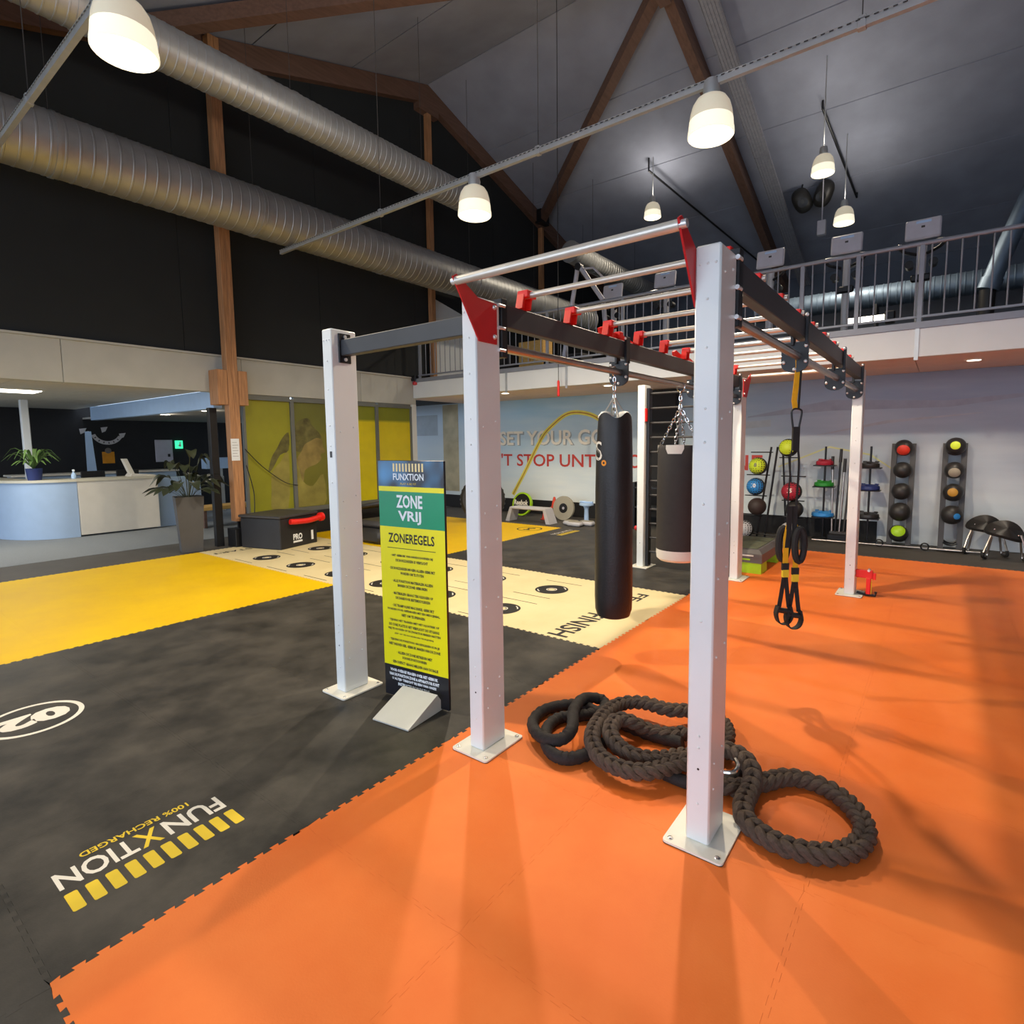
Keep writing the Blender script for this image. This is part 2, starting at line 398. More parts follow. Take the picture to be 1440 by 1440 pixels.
# mezzanine
mz = sroot('floor_mezzanine', (0, 11.5, 2.72))
MB().box(-11, 10, 6.56, 16.6, 2.74, 3.04).build('slab', M_WALLD, mz)
for a, b in zip([-11, -7.7, -5.0, -3.6, -0.98, 1.62, 4.3, 7, 10], [-7.7, -5.0, -3.6, -0.98, 1.62, 4.3, 7, 10]):
    MB().bbox(a+0.004, b-0.004, 6.48, 6.56, 2.70, 3.05, 0.004).build('fascia_panel', M_FASCIA, mz)
for x in (-5.0, -3.6, 1.62):
    MB().box(x-0.022, x+0.022, 6.465, 6.48, 2.66, 3.06).build('joint_strip', M_CHAN, mz)
MB().box(-7.7, 10, 6.455, 6.58, 3.05, 3.13).build('kerb', M_RAIL, mz)
sf = sroot('ceiling_soffit', (0, 7.5, 2.7))
for i in range(14):
    for j in range(2):
        x0 = -8.0+i*1.2; y0 = 6.56+j*0.97
        MB().bbox(x0+0.003, x0+1.197, y0+0.003, y0+0.967, 2.70, 2.735, 0.003).build('soffit_tile', M_SOFFIT, sf)
# reception alcove beyond the gable
struct(MB().box(-15.2, -15.0, -7, 9, 0, 2.7).build('wall_reception', M_RECK))
rc = sroot('ceiling_reception', (-12, -1, 2.6))
for i in range(12):
    for j in range(5):
        x1 = XW-0.12-0.6*i; y0 = 2.18-1.2*(j+1)
        MB().bbox(x1-0.597, x1-0.003, y0+0.003, y0+1.197, 2.60, 2.63, 0.003).build('ceiling_tile', mat('reception_tile', srgb(200, 196, 184), 0.85, 0, 0.04), rc)
MB().box(-15, XW-0.12, 2.32, 6.5, 2.36, 2.4).build('low_ceiling', mat('low_ceiling_paint', srgb(150, 146, 138), 0.85, 0, 0.04), rc)
struct(MB().bbox(-13.9, XW-0.1, 2.18, 2.32, 2.30, 2.60, 0.004).build('trim_bulkhead', M_BULK))
# printed windows in the gable wall
def printfilm(name, c1, c2, zsplit):
    m = bpy.data.materials.new(name); m.use_nodes = True
    nt = m.node_tree; N = nt.nodes; L = nt.links; b = N['Principled BSDF']; b.inputs['Roughness'].default_value = 0.35
    tc = N.new('ShaderNodeTexCoord'); sp = N.new('ShaderNodeSeparateXYZ'); L.new(tc.outputs['Object'], sp.inputs[0])
    rp = N.new('ShaderNodeValToRGB'); rp.color_ramp.interpolation = 'LINEAR'
    mr = N.new('ShaderNodeMapRange'); mr.inputs['From Min'].default_value = zsplit-0.03; mr.inputs['From Max'].default_value = zsplit+0.03
    L.new(sp.outputs['Z'], mr.inputs['Value']); L.new(mr.outputs[0], rp.inputs[0])
    rp.color_ramp.elements[0].color = (*c1, 1); rp.color_ramp.elements[1].color = (*c2, 1)
    nz = N.new('ShaderNodeTexNoise'); nz.inputs['Scale'].default_value = 2.5; nz.inputs['Detail'].default_value = 6
    L.new(tc.outputs['Object'], nz.inputs['Vector'])
    mx = N.new('ShaderNodeMixRGB'); mx.blend_type = 'MULTIPLY'; mx.inputs[0].default_value = 0.55
    r2 = N.new('ShaderNodeValToRGB'); r2.color_ramp.elements[0].position = 0.3; r2.color_ramp.elements[0].color = (0.55, 0.55, 0.5, 1); r2.color_ramp.elements[1].color = (1, 1, 1, 1)
    L.new(nz.outputs['Fac'], r2.inputs[0]); L.new(rp.outputs[0], mx.inputs[1]); L.new(r2.outputs[0], mx.inputs[2])
    L.new(mx.outputs[0], b.inputs['Base Color'])
    return m
F_OLIVE = printfilm('film_olive', srgb(156, 156, 46), srgb(156, 156, 46), 9)
F_BROWN = printfilm('film_olive_brown', srgb(126, 124, 50), srgb(116, 118, 52), 1.45)
F_YEL = printfilm('film_yellow', srgb(232, 214, 16), srgb(136, 142, 30), 1.72)
for i, (a, b, m) in enumerate(((2.62, 3.53, F_OLIVE), (3.53, 4.5, F_BROWN), (4.5, 5.47, F_YEL), (5.47, 6.44, F_YEL))):
    w_ = sroot('window_%d' % (i+1), (XW, (a+b)/2, 0.45))
    MB().box(XW-0.06, XW-0.04, a+0.03, b-0.03, 0.5, 2.47).build('pane', m, w_)
    fr = MB()
    fr.box(XW-0.08, XW+0.0, a, a+0.035, 0.45, 2.52).box(XW-0.08, XW, b-0.035, b, 0.45, 2.52)
    fr.box(XW-0.08, XW, a+0.035, b-0.035, 2.47, 2.56).box(XW-0.08, XW, a+0.035, b-0.035, 0.42, 0.5)
    fr.build('window_frame', M_FRAME, w_)
    if i < 2:    # printed sportswoman on the film, plain soft-edged shapes
        hair = [(3.539, 1.799), (3.597, 2.047), (3.723, 2.154), (3.878, 2.178), (3.94, 2.053), (4.086, 1.914), (4.15, 1.782), (4.032, 1.811), (3.887, 1.748), (3.765, 1.682), (3.691, 1.548), (3.572, 1.578), (3.533, 1.689)]
        wisp = [(3.456, 1.908), (3.439, 1.58), (3.275, 1.502), (3.121, 1.264), (3.033, 1.201), (3.103, 1.452), (3.226, 1.638), (3.32, 1.799)]
        face = [(3.887, 1.754), (4.033, 1.813), (4.15, 1.776), (4.16, 1.655), (4.204, 1.539), (4.104, 1.498), (4.112, 1.397), (3.991, 1.3), (3.862, 1.262), (3.749, 1.182), (3.708, 0.986), (3.643, 1.215), (3.599, 1.411), (3.691, 1.548), (3.759, 1.682)]
        eye = [(3.988, 1.571), (4.086, 1.593), (4.107, 1.555), (4.018, 1.528)]
        jaw = [(3.862, 1.256), (3.991, 1.3), (4.111, 1.391), (4.153, 1.308), (4.05, 1.197), (3.855, 1.12), (3.763, 1.04), (3.758, 1.176)]
        body = [(3.533, 1.524), (3.599, 1.411), (3.643, 1.215), (3.708, 0.986), (3.906, 0.888), (4.143, 1.106), (4.141, 0.404), (3.482, 0.443)]
        body1 = [(3.436, 1.526), (3.378, 0.44), (3.075, 0.444), (3.072, 0.891), (3.102, 1.185), (3.268, 1.367)]
        cl = lambda P_: [(min(max(v.x, a+0.036), b-0.036), min(max(v.y, 0.505), 2.46)) for v in catmull([(p[0], p[1], 0) for p in P_], 3, True)]
        K_ = mat('print_hair', srgb(98, 94, 50), 0.5, 0, 0.45, 7); F_ = mat('print_skin', srgb(134, 118, 66), 0.5, 0, 0.35, 4)
        G_ = mat('print_skin_shade', srgb(108, 92, 54), 0.5, 0, 0.3, 6); B_ = mat('print_skin_pale', srgb(142, 134, 66), 0.5, 0, 0.22, 4)
        for q, (poly, mm, nm) in enumerate(((body1, B_, 'print_arm'), (wisp, K_, 'print_hair')) if i == 0 else ((body, B_, 'print_shoulder'), (face, F_, 'print_face'), (hair, K_, 'print_hair'))):
            MB().quad([(XW-0.039+0.0006*q, y, z) for y, z in cl(poly)]).build(nm, mm, w_)
struct(MB().box(XW-0.1, XW+0.03, 2.6, 6.5, 0.0, 0.42).build('trim_sill', M_RECK))
struct(MB().box(XW-0.12, XW+0.02, 6.44, 6.56, 0.0, 2.56).build('trim_corner', M_FASCIA))
# ------------------------------------------------------------------ roof timbers
def sloped_beam(name, x0, x1, ya, yb, za, zb, d, m, parent=None):
    vs = []
    for x in (x0, x1):
        for (y, z) in ((ya, za), (yb, zb), (yb, zb+d), (ya, za+d)): vs.append((x, y, z))
    return MB().add(vs, [(0, 1, 2, 3), (7, 6, 5, 4), (0, 4, 5, 1), (1, 5, 6, 2), (2, 6, 7, 3), (3, 7, 4, 0)]).build(name, m, parent)
for nm, x0, x1, lab in (('gable', XW+0.01, XW+0.16, 'stained roof truss lying against the dark gable wall'), ('mid', -2.24, -2.06, 'stained roof truss beside the perforated cable tray')):
    t = thing('roof_truss', lab, 'truss', ((x0+x1)/2, RY, RZ-0.4), 'roof trusses')
    sloped_beam('rafter', x0, x1, -8, RY, ceil_z(-8)-0.38, RZ-0.38, 0.36, M_BEAM, t)
    sloped_beam('rafter', x0, x1, RY, 16.6, RZ-0.38, ceil_z(16.6)-0.38, 0.36, M_BEAM, t)
    MB().box(x0-0.01, x1+0.01, RY-0.3, RY+0.3, RZ-0.62, RZ-0.3).build('ridge_plate', M_BEAM, t)
def roof_brace(lab, y0, y1):
    t = thing('roof_brace', lab, 'brace', (-4.8, (y0+y1)/2, 8.5), 'diagonal roof braces')
    p0 = Vector((-7.5, y0, ceil_z(y0)-0.2)); p1 = Vector((-2.25, y1, ceil_z(y1)-0.2))
    d = (p1-p0).normalized(); sd = d.cross(Vector((0, 0, 1))).normalized(); up = sd.cross(d)
    MB().add([p+a*sd*0.1+b*up*0.11 for p in (p0, p1) for a in (-1, 1) for b in (-1, 1)], [(0, 1, 3, 2), (4, 6, 7, 5), (0, 4, 5, 1), (2, 3, 7, 6), (0, 2, 6, 4), (1, 5, 7, 3)]).build('brace_timber', M_BEAM, t)
    MB().box(-7.6, -7.4, y0-0.2, y0+0.2, p0.z-0.16, p0.z+0.2).build('joint_plate', M_BLACK, t)
roof_brace('brown diagonal timber brace on the far slope, from gable truss up to the ridge', 11.35, 7.3)
roof_brace('brown diagonal timber brace on the near slope at the upper left', 1.25, 6.65)
for (a, b, lab) in (((-4.0, 10.78, 8.12), (-2.60, 15.2, 6.85), 'thin dark steel tie rod slanting under the far roof slope behind the top bars'), ((-0.3, 10.8, 8.25), (0.02, 13.6, 7.4), 'thin dark steel tie rod between the two upper far lamps')):
    t = thing('tie_rod', lab, 'rod', a, 'roof tie rods')
    MB().cyl(a, b, 0.024, 8).build('rod', M_BLACK, t); MB().cyl((a[0], a[1], a[2]-0.02), (a[0], a[1], ceil_z(a[1])-0.002), 0.02, 8).build('cleat', M_BLACK, t); MB().cyl((b[0], b[1], b[2]-0.02), (b[0], b[1], ceil_z(b[1])-0.002), 0.02, 8).build('cleat', M_BLACK, t)
# timber posts on the gable
t = thing('timber_column', 'tall timber column with bolted timber collar and black steel shoe', 'column', (-7.47, 2.32, 0))
MB().bbox(-7.56, -7.40, 2.235, 2.319, 0.42, 8.0, 0.005).build('post_half', M_TIMBER, t)
MB().bbox(-7.56, -7.40, 2.321, 2.405, 0.42, 8.0, 0.005).build('post_half', M_TIMBER, t)
MB().bbox(-7.69, -7.40, 2.07, 2.23, 2.34, 2.90, 0.006).build('collar_block', M_TIMBER, t)
MB().bbox(-7.69, -7.40, 2.41, 2.56, 2.34, 2.90, 0.006).build('collar_block', M_TIMBER, t)
MB().bbox(-7.62, -7.34, 2.19, 2.45, -0.006, 0.30, 0.006).build('steel_shoe', M_BLACK, t)
MB().box(-7.5, -7.46, 2.3, 2.34, 0.30, 0.62).build('shoe_fin', M_BLACK, t)
tag(centre(MB().bbox(-7.80, -7.70, 2.05, 2.17, -0.006, 2.30, 0.004).build('steel_post', M_BLACK)), 'black square steel post close behind the timber column', 'post')
pn = thing('paper_notice', 'white paper notice taped on the timber column', 'paper', (-7.392, 2.29, 1.43))
MB().box(-7.398, -7.394, 2.225, 2.36, 1.43, 1.79).build('sheet', mat('paper', (0.7, 0.74, 0.8), 0.8, 0, 0.04), pn)
ln = MB()
for k in range(6): ln.box(-7.3938, -7.3932, 2.245, 2.34-0.02*(k % 2), 1.50+k*0.045, 1.507+k*0.045)
ln.build('print_lines', mat('print_grey', (0.25, 0.27, 0.3), 0.8), pn)
for (y, z0, z1, lab) in ((7.06, 3.05, RZ-0.6, 'slim timber post rising to the ridge on the gable wall'), (11.45, 3.05, ceil_z(11.45)-0.38, 'slim timber post on the gable above the mezzanine, below the brace')):
    o = centre(MB().bbox(XW+0.035, XW+0.16, y-0.06, y+0.06, z0, z1, 0.005).build('timber_post', M_TIMBER)); tag(o, lab, 'post', 'gable wall posts')
o = centre(MB().bbox(XW+0.035, XW+0.16, 2.26, 2.38, 8.0, ceil_z(2.3)-0.4, 0.005).build('timber_post', M_TIMBER)); tag(o, 'short timber post piece joining the tall column to the gable truss', 'post', 'gable wall posts')
# cable tray
t = thing('cable_tray', 'wide perforated cable tray running down the roof beside a truss', 'cable tray', (-1.53, RY, 8.9))
yy = RY
while yy < 16.3:
    y2 = min(yy+2.05, 16.3)
    q = []
    za, zb = RZ-0.44-SL*(yy-RY), RZ-0.44-SL*(y2-RY)
    sg = thing('x', 'x', 'x'); COL.objects.unlink(sg); bpy.data.objects.remove(sg)
    seg = MB()
    for k in range(5):
        x = -1.67+k*0.056
        vs = [(xx, y, z+dz) for xx in (x, x+0.046) for (y, z, dz) in ((yy+0.01, za, 0), (y2-0.01, zb, 0), (y2-0.01, zb, 0.012), (yy+0.01, za, 0.012))]
        seg.add(vs, [(0, 1, 2, 3), (7, 6, 5, 4), (0, 4, 5, 1), (1, 5, 6, 2), (2, 6, 7, 3), (3, 7, 4, 0)])
    n = int((y2-yy)/0.16)
    for k in range(n):
        y = yy+0.02+k*(y2-yy-0.04)/n; z = RZ-0.44-SL*(y-RY)
        seg.box(-1.67, -1.39, y, y+0.05, z+0.004, z+0.014)
    for x in (-1.69, -1.39):
        vs = [(xx, y, z+dz) for xx in (x, x+0.012) for (y, z, dz) in ((yy+0.01, za, 0), (y2-0.01, zb, 0), (y2-0.01, zb, 0.07), (yy+0.01, za, 0.07))]
        seg.add(vs, [(0, 1, 2, 3), (7, 6, 5, 4), (0, 4, 5, 1), (1, 5, 6, 2), (2, 6, 7, 3), (3, 7, 4, 0)])
    seg.build('tray_section', M_TRAY, t)
    yy = y2
# ------------------------------------------------------------------ ducts
def duct(name, label, X, Z, r, y0, y1, rib, m, cap=True, n=28, group='spiral ducts along the gable'):
    t = thing(name, label, 'duct', (X, (y0+y1)/2, Z-r), group)
    b = MB(); prof = []
    k = int((y1-y0)/rib); pts = []
    vs = []; fs = []
    ringpos = []
    for i in range(k):
        y = y0+i*(y1-y0)/k
        ringpos += [(y, r), (y+rib*0.80, r), (y+rib*0.84, r+0.005), (y+rib*0.96, r+0.005)]
    ringpos.append((y1, r))
    for (y, rr) in ringpos:
        for a in range(n): vs.append((X+rr*math.cos(2*PI*a/n), y, Z+rr*math.sin(2*PI*a/n)))
    for i in range(len(ringpos)-1):
        for a in range(n): fs.append((i*n+a, i*n+(a+1) % n, (i+1)*n+(a+1) % n, (i+1)*n+a))
    b.add(vs, fs); b.build('spiral_pipe', m, t, True)
    if cap:
        for y in (y0, y1): MB().cyl((X, y-0.012, Z), (X, y+0.012, Z), r+0.012, n).build('end_cap', m, t, True)
    y = y0+1.1
    while y < y1-0.2:
        MB().cyl((X, y-0.02, Z), (X, y+0.02, Z), r+0.012, n).build('strap', m, t, True)
        zt = ceil_z(y) if True else 0
        hr = MB().cyl((X, y, Z+r), (X, y, zt), 0.004, 6); hr.build('hanger_rod', M_SHELF, t)
        y += 2.45
    return t
duct('spiral_duct', 'large galvanised spiral duct running low along the dark gable wall', -6.70, 5.25, 0.36, -6.0, 12.5, 0.135, M_DUCT)
duct('spiral_duct', 'smaller galvanised spiral duct high above the large one', -5.57, 6.31, 0.25, -6.0, 6.35, 0.10, M_DUCT)
duct('spiral_duct', 'short capped spiral duct above the mezzanine behind the top bar', -5.57, 6.31, 0.25, 9.75, 15.5, 0.12, M_DUCT)
# duct across the mezzanine's rear and its slanting riser
t = thing('rear_duct', 'blue grey duct running across the rear of the mezzanine', 'duct', (1.5, 12.9, 4.6))
b = MB(); vs = []; fs = []; n = 22; rp = []
for i in range(60):
    x = -2.0+i*0.13; rp += [(x, 0.24), (x+0.10, 0.24), (x+0.108, 0.25), (x+0.124, 0.25)]
for (x, r) in rp:
    for a in range(n): vs.append((x, 12.9+r*math.cos(2*PI*a/n), 4.88+r*math.sin(2*PI*a/n)))
for i in range(len(rp)-1):
    for a in range(n): fs.append((i*n+a, i*n+(a+1) % n, (i+1)*n+(a+1) % n, (i+1)*n+a))
b.add(vs, fs).build('spiral_pipe', M_DUCTB, t, True)
for x in (-1.2, 0.6, 2.4, 4.2): MB().box(x-0.02, x+0.02, 12.6, 13.2, 3.04, 4.66).build('support_stand', M_BLACK, t)
t = thing('riser_duct', 'slanting blue grey duct rising at the right end of the mezzanine', 'duct', (2.6, 11.0, 4.5))
MB().tube(catmull([(2.52, 11.2, 4.55), (2.72, 11.2, 5.2), (3.02, 11.2, 6.1), (3.2, 11.2, 6.8)], 4), 0.15, 18).build('pipe', M_DUCTB, t, True)
MB().cyl((2.46, 11.2, 4.36), (2.52, 11.2, 4.55), 0.17, 18).build('collar', M_DUCTB, t, True)
MB().cyl((2.46, 11.2, 3.04), (2.46, 11.2, 4.36), 0.12, 14).build('lower_pipe', M_BLACK, t, True)
# ------------------------------------------------------------------ lamp rails and pendant lamps
def lamp_rail(label, y, z, x0, x1, rods):
    t = thing('lamp_rail', label, 'rail', ((x0+x1)/2, y, z-0.03), 'lamp rails hung from the roof')
    b = MB(); b.box(x0, x1, y-0.022, y-0.018, z-0.03, z+0.03); b.box(x0, x1, y+0.018, y+0.022, z-0.03, z+0.03); b.box(x0, x1, y-0.018, y+0.018, z-0.03, z-0.026)
    b.box(x0, x1, y-0.03, y-0.022, z+0.024, z+0.03)
    b.build('channel', M_CHAN, t)
    hs = MB(); x = x0+0.1
    while x < x1: hs.box(x, x+0.03, y-0.0305, y-0.0295, z+0.014, z+0.024); x += 0.06
    o = hs.build('slot_row', M_SHELF, t); o['kind'] = 'stuff'
    for x in rods:
        MB().cyl((x, y, z), (x, y, ceil_z(y)), 0.004, 6).build('hanger_rod', M_SHELF, t)
        MB().bbox(x-0.03, x+0.03, y-0.03, y+0.03, z-0.04, z+0.05, 0.004).build('clamp', M_CHAN, t)
lamp_rail('galvanised lamp rail crossing the hall under both spiral ducts', 3.0, 4.835, -6.94, 4.0, (-4.4, -1.74, 1.3, 3.4))
lamp_rail('galvanised lamp rail at the upper left holding the nearest lamp', -0.6, 4.835, -6.6, 4.0, (-4.9, -3.1, 0.2))
lamp_mesh = {}
def lamp(label, x, y, z, top, D=0.385, power=LAMP_W, upf=0.4):
    t = thing('pendant_lamp', label, 'lamp', (x, y, z), 'bell shaped pendant lamps')
    R = D/2; H = D*0.90
    if not lamp_mesh:
        pr = [(R*0.18, H), (R*0.45, H*0.975), (R*0.68, H*0.90), (R*0.84, H*0.76), (R*0.93, H*0.58), (R*0.975, H*0.40), (R*0.97, H*0.39)]
        inner = [(a-0.008, b-0.006) for a, b in pr[::-1]]
        lamp_mesh['s'] = MB().lathe(pr+inner, n=28, cap=False)
        lamp_mesh['r'] = MB().lathe([(R*0.975, H*0.395), (R*1.01, H*0.2), (R*1.035, H*0.12), (R*1.045, H*0.03), (R*1.0, 0), (R*0.97, 0.015), (R*0.95, H*0.38)], n=28, cap=False)
        lamp_mesh['g'] = MB().lathe([(0.01, 0.012), (R*0.92, 0.022), (R*0.94, H*0.30), (R*0.8, H*0.55), (R*0.4, H*0.70), (0.01, H*0.72)], n=28)
        lamp_mesh['c'] = MB().lathe([(0.07, H), (0.075, H+0.05), (0.06, H+0.13), (0.02, H+0.15)], n=16)
        for k, nm, m in (('s', 'shade', M_SHADE), ('r', 'rim_ring', M_RIM), ('g', 'diffuser', M_GLOW), ('c', 'gear_cap', M_CHAN)):
            lamp_mesh[k] = lamp_mesh[k].build(nm, m, t, True, True)
    else:
        for k in 'srgc': dup(lamp_mesh[k], parent=t)
    MB().cyl((x, y, z+H+0.14), (x, y, top), 0.010, 6).build('suspension', M_CHAN, t)
    ld = bpy.data.lights.new('lamp_light', 'SPOT'); ld.energy = power; ld.color = (1.0, 0.85, 0.64); ld.shadow_soft_size = 0.06
    ld.spot_size = math.radians(166); ld.spot_blend = 0.55
    lo = bpy.data.objects.new('lamp_light', ld); COL.objects.link(lo); lo.parent = t; lo.location = (0, 0, -0.03)
    lu = bpy.data.lights.new('lamp_uplight', 'SPOT'); lu.energy = power*upf; lu.color = (1.0, 0.90, 0.76); lu.shadow_soft_size = 0.15
    lu.spot_size = math.radians(172); lu.spot_blend = 0.5
    lv = bpy.data.objects.new('lamp_uplight', lu); COL.objects.link(lv); lv.parent = t; lv.location = (0.05, 0, H+0.17); lv.rotation_euler = (PI, 0, 0)
lamp('bell pendant lamp at the upper left, nearest to the viewer', -2.64, -0.6, 4.33, 4.86)
lamp('bell pendant lamp on the rail above the tall front right post', 0.15, 3.0, 4.38, 4.84)
lamp('bell pendant lamp on the rail in front of the smaller duct end', -2.68, 3.0, 4.38, 4.84)
lamp('small far pendant lamp left of the tall front right post', -3.90, 10.8, 7.02, ceil_z(10.8), power=300, upf=0.13)
lamp('far pendant lamp above the black loudspeakers', -0.10, 9.9, 6.62, ceil_z(9.9), power=300, upf=0.13)
lamp('far pendant lamp below and right of the black loudspeakers', 0.02, 11.8, 6.26, ceil_z(11.8), power=300, upf=0.13)
# ------------------------------------------------------------------ interlocking mats
TP = 0.066
def wave(axis, c, a, b, amp=0.008):
    """tooth line along an axis at coordinate c from a to b, absolute phase so that neighbours interlock"""
    if b < a: return wave(axis, c, b, a, amp)[::-1]
    pts = [(a, c)]; k = math.ceil((a+0.02)/TP)
    while k*TP+TP*0.75 < b-0.012:
        t0 = k*TP
        pts += [(t0+TP*0.10, c-amp), (t0+TP*0.02, c+amp), (t0+TP*0.60, c+amp), (t0+TP*0.52, c-amp)]
        k += 1
    pts.append((b, c))
    return [(p, q) if axis == 'x' else (q, p) for p, q in pts]
def mat_tile(parent, m, x0, x1, y0, y1, toothed=(1, 1, 1, 1), gap=0.00035):
    g = gap
    e = []
    L_ = lambda ax, c, a, b, t: wave(ax, c, a, b) if t else ([(a, c), (b, c)] if ax == 'x' else [(c, a), (c, b)])
    e += [(p, q+g) for p, q in L_('x', y0, x0+g, x1-g, toothed[0])]
    e += [(p-g, q) for p, q in L_('y', x1, y0+g, y1-g, toothed[1])]
    e += [(p, q-g) for p, q in L_('x', y1, x1-g, x0+g, toothed[2])]
    e += [(p+g, q) for p, q in L_('y', x0, y1-g, y0+g, toothed[3])]
    poly = []
    for p in e:
        if not poly or (abs(p[0]-poly[-1][0])+abs(p[1]-poly[-1][1])) > 1e-6: poly.append(p)
    return MB().prism(poly, 'xy', -0.008, 0.0).build('mat_tile', m, parent)
def mat_zone(name, label, m, xs, ys, skip=None):
    t = thing(name, label, 'floor mat', ((xs[0]+xs[-1])/2, (ys[0]+ys[-1])/2, -0.008))
    for a, b in zip(xs, xs[1:]):
        for c, d_ in zip(ys, ys[1:]): mat_tile(t, m, a, b, c, d_)
    return t
def lin(a, b, n): return [a+(b-a)*i/n for i in range(n+1)]
XO, YN, YT0, YT1, YE = -0.20, -1.87, 1.63, 3.55, 7.0
XY = -3.8
orange = mat_zone('orange_mat', 'orange interlocking rubber mat under the climbing rig', M_ORANGE, [XO+0.91*i for i in range(6)], lin(YN, YE, 10))
black = mat_zone('black_mat', 'black interlocking rubber mat left of the orange mat, with yellow bar logo', M_BLACKMAT, lin(XY, XO, 4), lin(YN, YT0, 4))
edge = mat_zone('black_edge_mat', 'black rubber mat strip at the near end of the orange mat', M_BLACKMAT, lin(XY, XO+0.91*5, 9), [YN-0.88, YN])
yel = mat_zone('yellow_mat', 'yellow interlocking rubber mat in front of the reception', M_YELLOW, lin(-7.4, XY, 4), lin(-5.4, YT0, 8))
track = mat_zone('track_mat', 'cream rubber sprint track with printed discs and start and finish lettering', M_CREAM, lin(-7.4, XO, 8), lin(YT0, YT1, 2))
black2 = mat_zone('rear_black_mat', 'black rubber mat behind the cream track, with small yellow print', M_BLACKMAT, lin(-4.0, XO, 4), lin(YT1, YE, 4))
yel2 = mat_zone('rear_yellow_mat', 'yellow rubber mat behind the cream track beside the rear wall', M_YELLOW, lin(-7.6, -4.0, 4), lin(YT1, YE-0.1, 4))
ZP = 0.0008
RD, UP_ = Vector((0, -1, 0)), Vector((1, 0, 0))       # prints read towards the viewer
pr = MB(); put_text(pr, 'FUN', 0.2, (-0.69, -1.245, ZP), RD, UP_, width=0.235, height=0.122, bold=0.004).build('logo_letters', M_INKW, black)
pr = MB(); put_text(pr, 'X', 0.2, (-0.69, -1.425, ZP), RD, UP_, width=0.085, height=0.122, bold=0.004).build('logo_letter_x', M_INKY, black)
pr = MB(); put_text(pr, 'TION', 0.2, (-0.69, -1.607, ZP), RD, UP_, width=0.268, height=0.122, bold=0.004).build('logo_letters', M_INKW, black)
pr = MB(); put_text(pr, '100% RECHARGED', 0.05, (-0.797, -1.433, ZP), RD, UP_, width=0.41, height=0.038, bold=0.001).build('logo_subtitle', M_INKY, black)
def rrect(cx, cy, hx, hy, r, n=4):
    out = []
    for (sx, sy, a0) in ((1, 1, 0), (-1, 1, 90), (-1, -1, 180), (1, -1, 270)):
        for k in range(n+1):
            a = math.radians(a0+90*k/n); out.append((cx+sx*(hx-r)+r*math.cos(a), cy+sy*(hy-r)+r*math.sin(a)))
    return out
for k in range(10):
    y = -1.72+k*0.0642
    MB().quad([(a, b, ZP) for a, b in rrect(-0.531, y, 0.061, 0.0205, 0.008)]).build('logo_bar', M_INKY, black)
def annulus(mb, cx, cy, rx, ry, wd, z, n=48):
    vs = []
    for k in range(n):
        a = 2*PI*k/n; vs += [(cx+rx*math.cos(a), cy+ry*math.sin(a), z), (cx+(rx-wd)*math.cos(a), cy+(ry-wd)*math.sin(a), z)]
    return mb.add(vs, [(2*k, 2*k+1, (2*k+3) % (2*n), (2*k+2) % (2*n)) for k in range(n)])
annulus(MB(), -2.47, -1.43, 0.25, 0.25, 0.028, ZP).build('number_ring', M_INKW, black)
pr = MB(); put_text(pr, '02', 0.2, (-2.47, -1.43, ZP), RD, UP_, width=0.36, height=0.205, bold=0.012).build('zone_number', M_INKW, black)
disc0 = None
for k in range(6):
    for y in (2.03, 2.93):
        x = -6.09+0.908*k
        if disc0 is None:
            o = track.location
            b = MB(); annulus(b, 0, 0, 0.19, 0.19, 0.150, ZP+0.008, 36); disc0 = b.build('printed_disc', M_INKK, track, False, True)
            b = MB(); annulus(b, 0, 0, 0.062, 0.062, 0.012, ZP+0.0085, 20)
            for a0 in (0.5, 0.5+PI):
                pts = [(0.165*math.cos(a0+0.1*i), 0.165*math.sin(a0+0.1*i), ZP+0.0085) for i in range(7)]+[(0.152*math.cos(a0+0.1*i), 0.152*math.sin(a0+0.1*i), ZP+0.0085) for i in range(6, -1, -1)]
                b.quad(pts)
            disc1 = b.build('disc_highlight', M_INKW, disc0, False, True)
            b = MB()
            for sgn in (-1, 1):
                b.quad([(-0.3, sgn*0.33-0.006, ZP+0.008), (0.2, sgn*0.33-0.006, ZP+0.008), (0.2, sgn*0.33+0.006, ZP+0.008), (-0.3, sgn*0.33+0.006, ZP+0.008)])
            line0 = b.build('measure_lines', M_INKK, disc0, False, True)
            num0 = {}
            dd = disc0
        else:
            dd = dup(disc0, parent=track); dup(disc1, parent=dd); dup(line0, parent=dd)
        dd.location = (x-track.location.x, y-track.location.y, 0)
pr = MB(); put_text(pr, 'FINISH', 0.25, (-0.66, 2.05, ZP), RD, UP_, width=0.74, height=0.21, bold=0.005).build('finish_letters', M_INKK, track)
pr = MB(); put_text(pr, 'FE', 0.2, (-0.60, 3.18, ZP), RD, UP_, width=0.30, height=0.13, bold=0.004).build('far_letters', M_INKK, track)
pr = MB(); put_text(pr, 'START', 0.2, (-7.05, 1.98, ZP), RD, UP_, width=0.62, height=0.13, bold=0.003).build('start_letters', M_INKK, track)
annulus(MB(), -4.45, 6.45, 0.25, 0.25, 0.028, ZP).build('number_ring', M_INKK, yel2)
pr = MB(); put_text(pr, '04', 0.2, (-4.45, 6.45, ZP), RD, UP_, width=0.3, height=0.17, bold=0.006).build('zone_number', M_INKK, yel2)
for k in range(10): MB().quad([(a, b, ZP) for a, b in rrect(-3.55, 6.15+k*0.066, 0.06, 0.021, 0.006)]).build('logo_bar', M_INKY, black2)
pr = MB(); put_text(pr, 'FUNXTION', 0.2, (-3.70, 6.45, ZP), RD, UP_, width=0.64, height=0.1).build('logo_letters', M_INKW, black2)
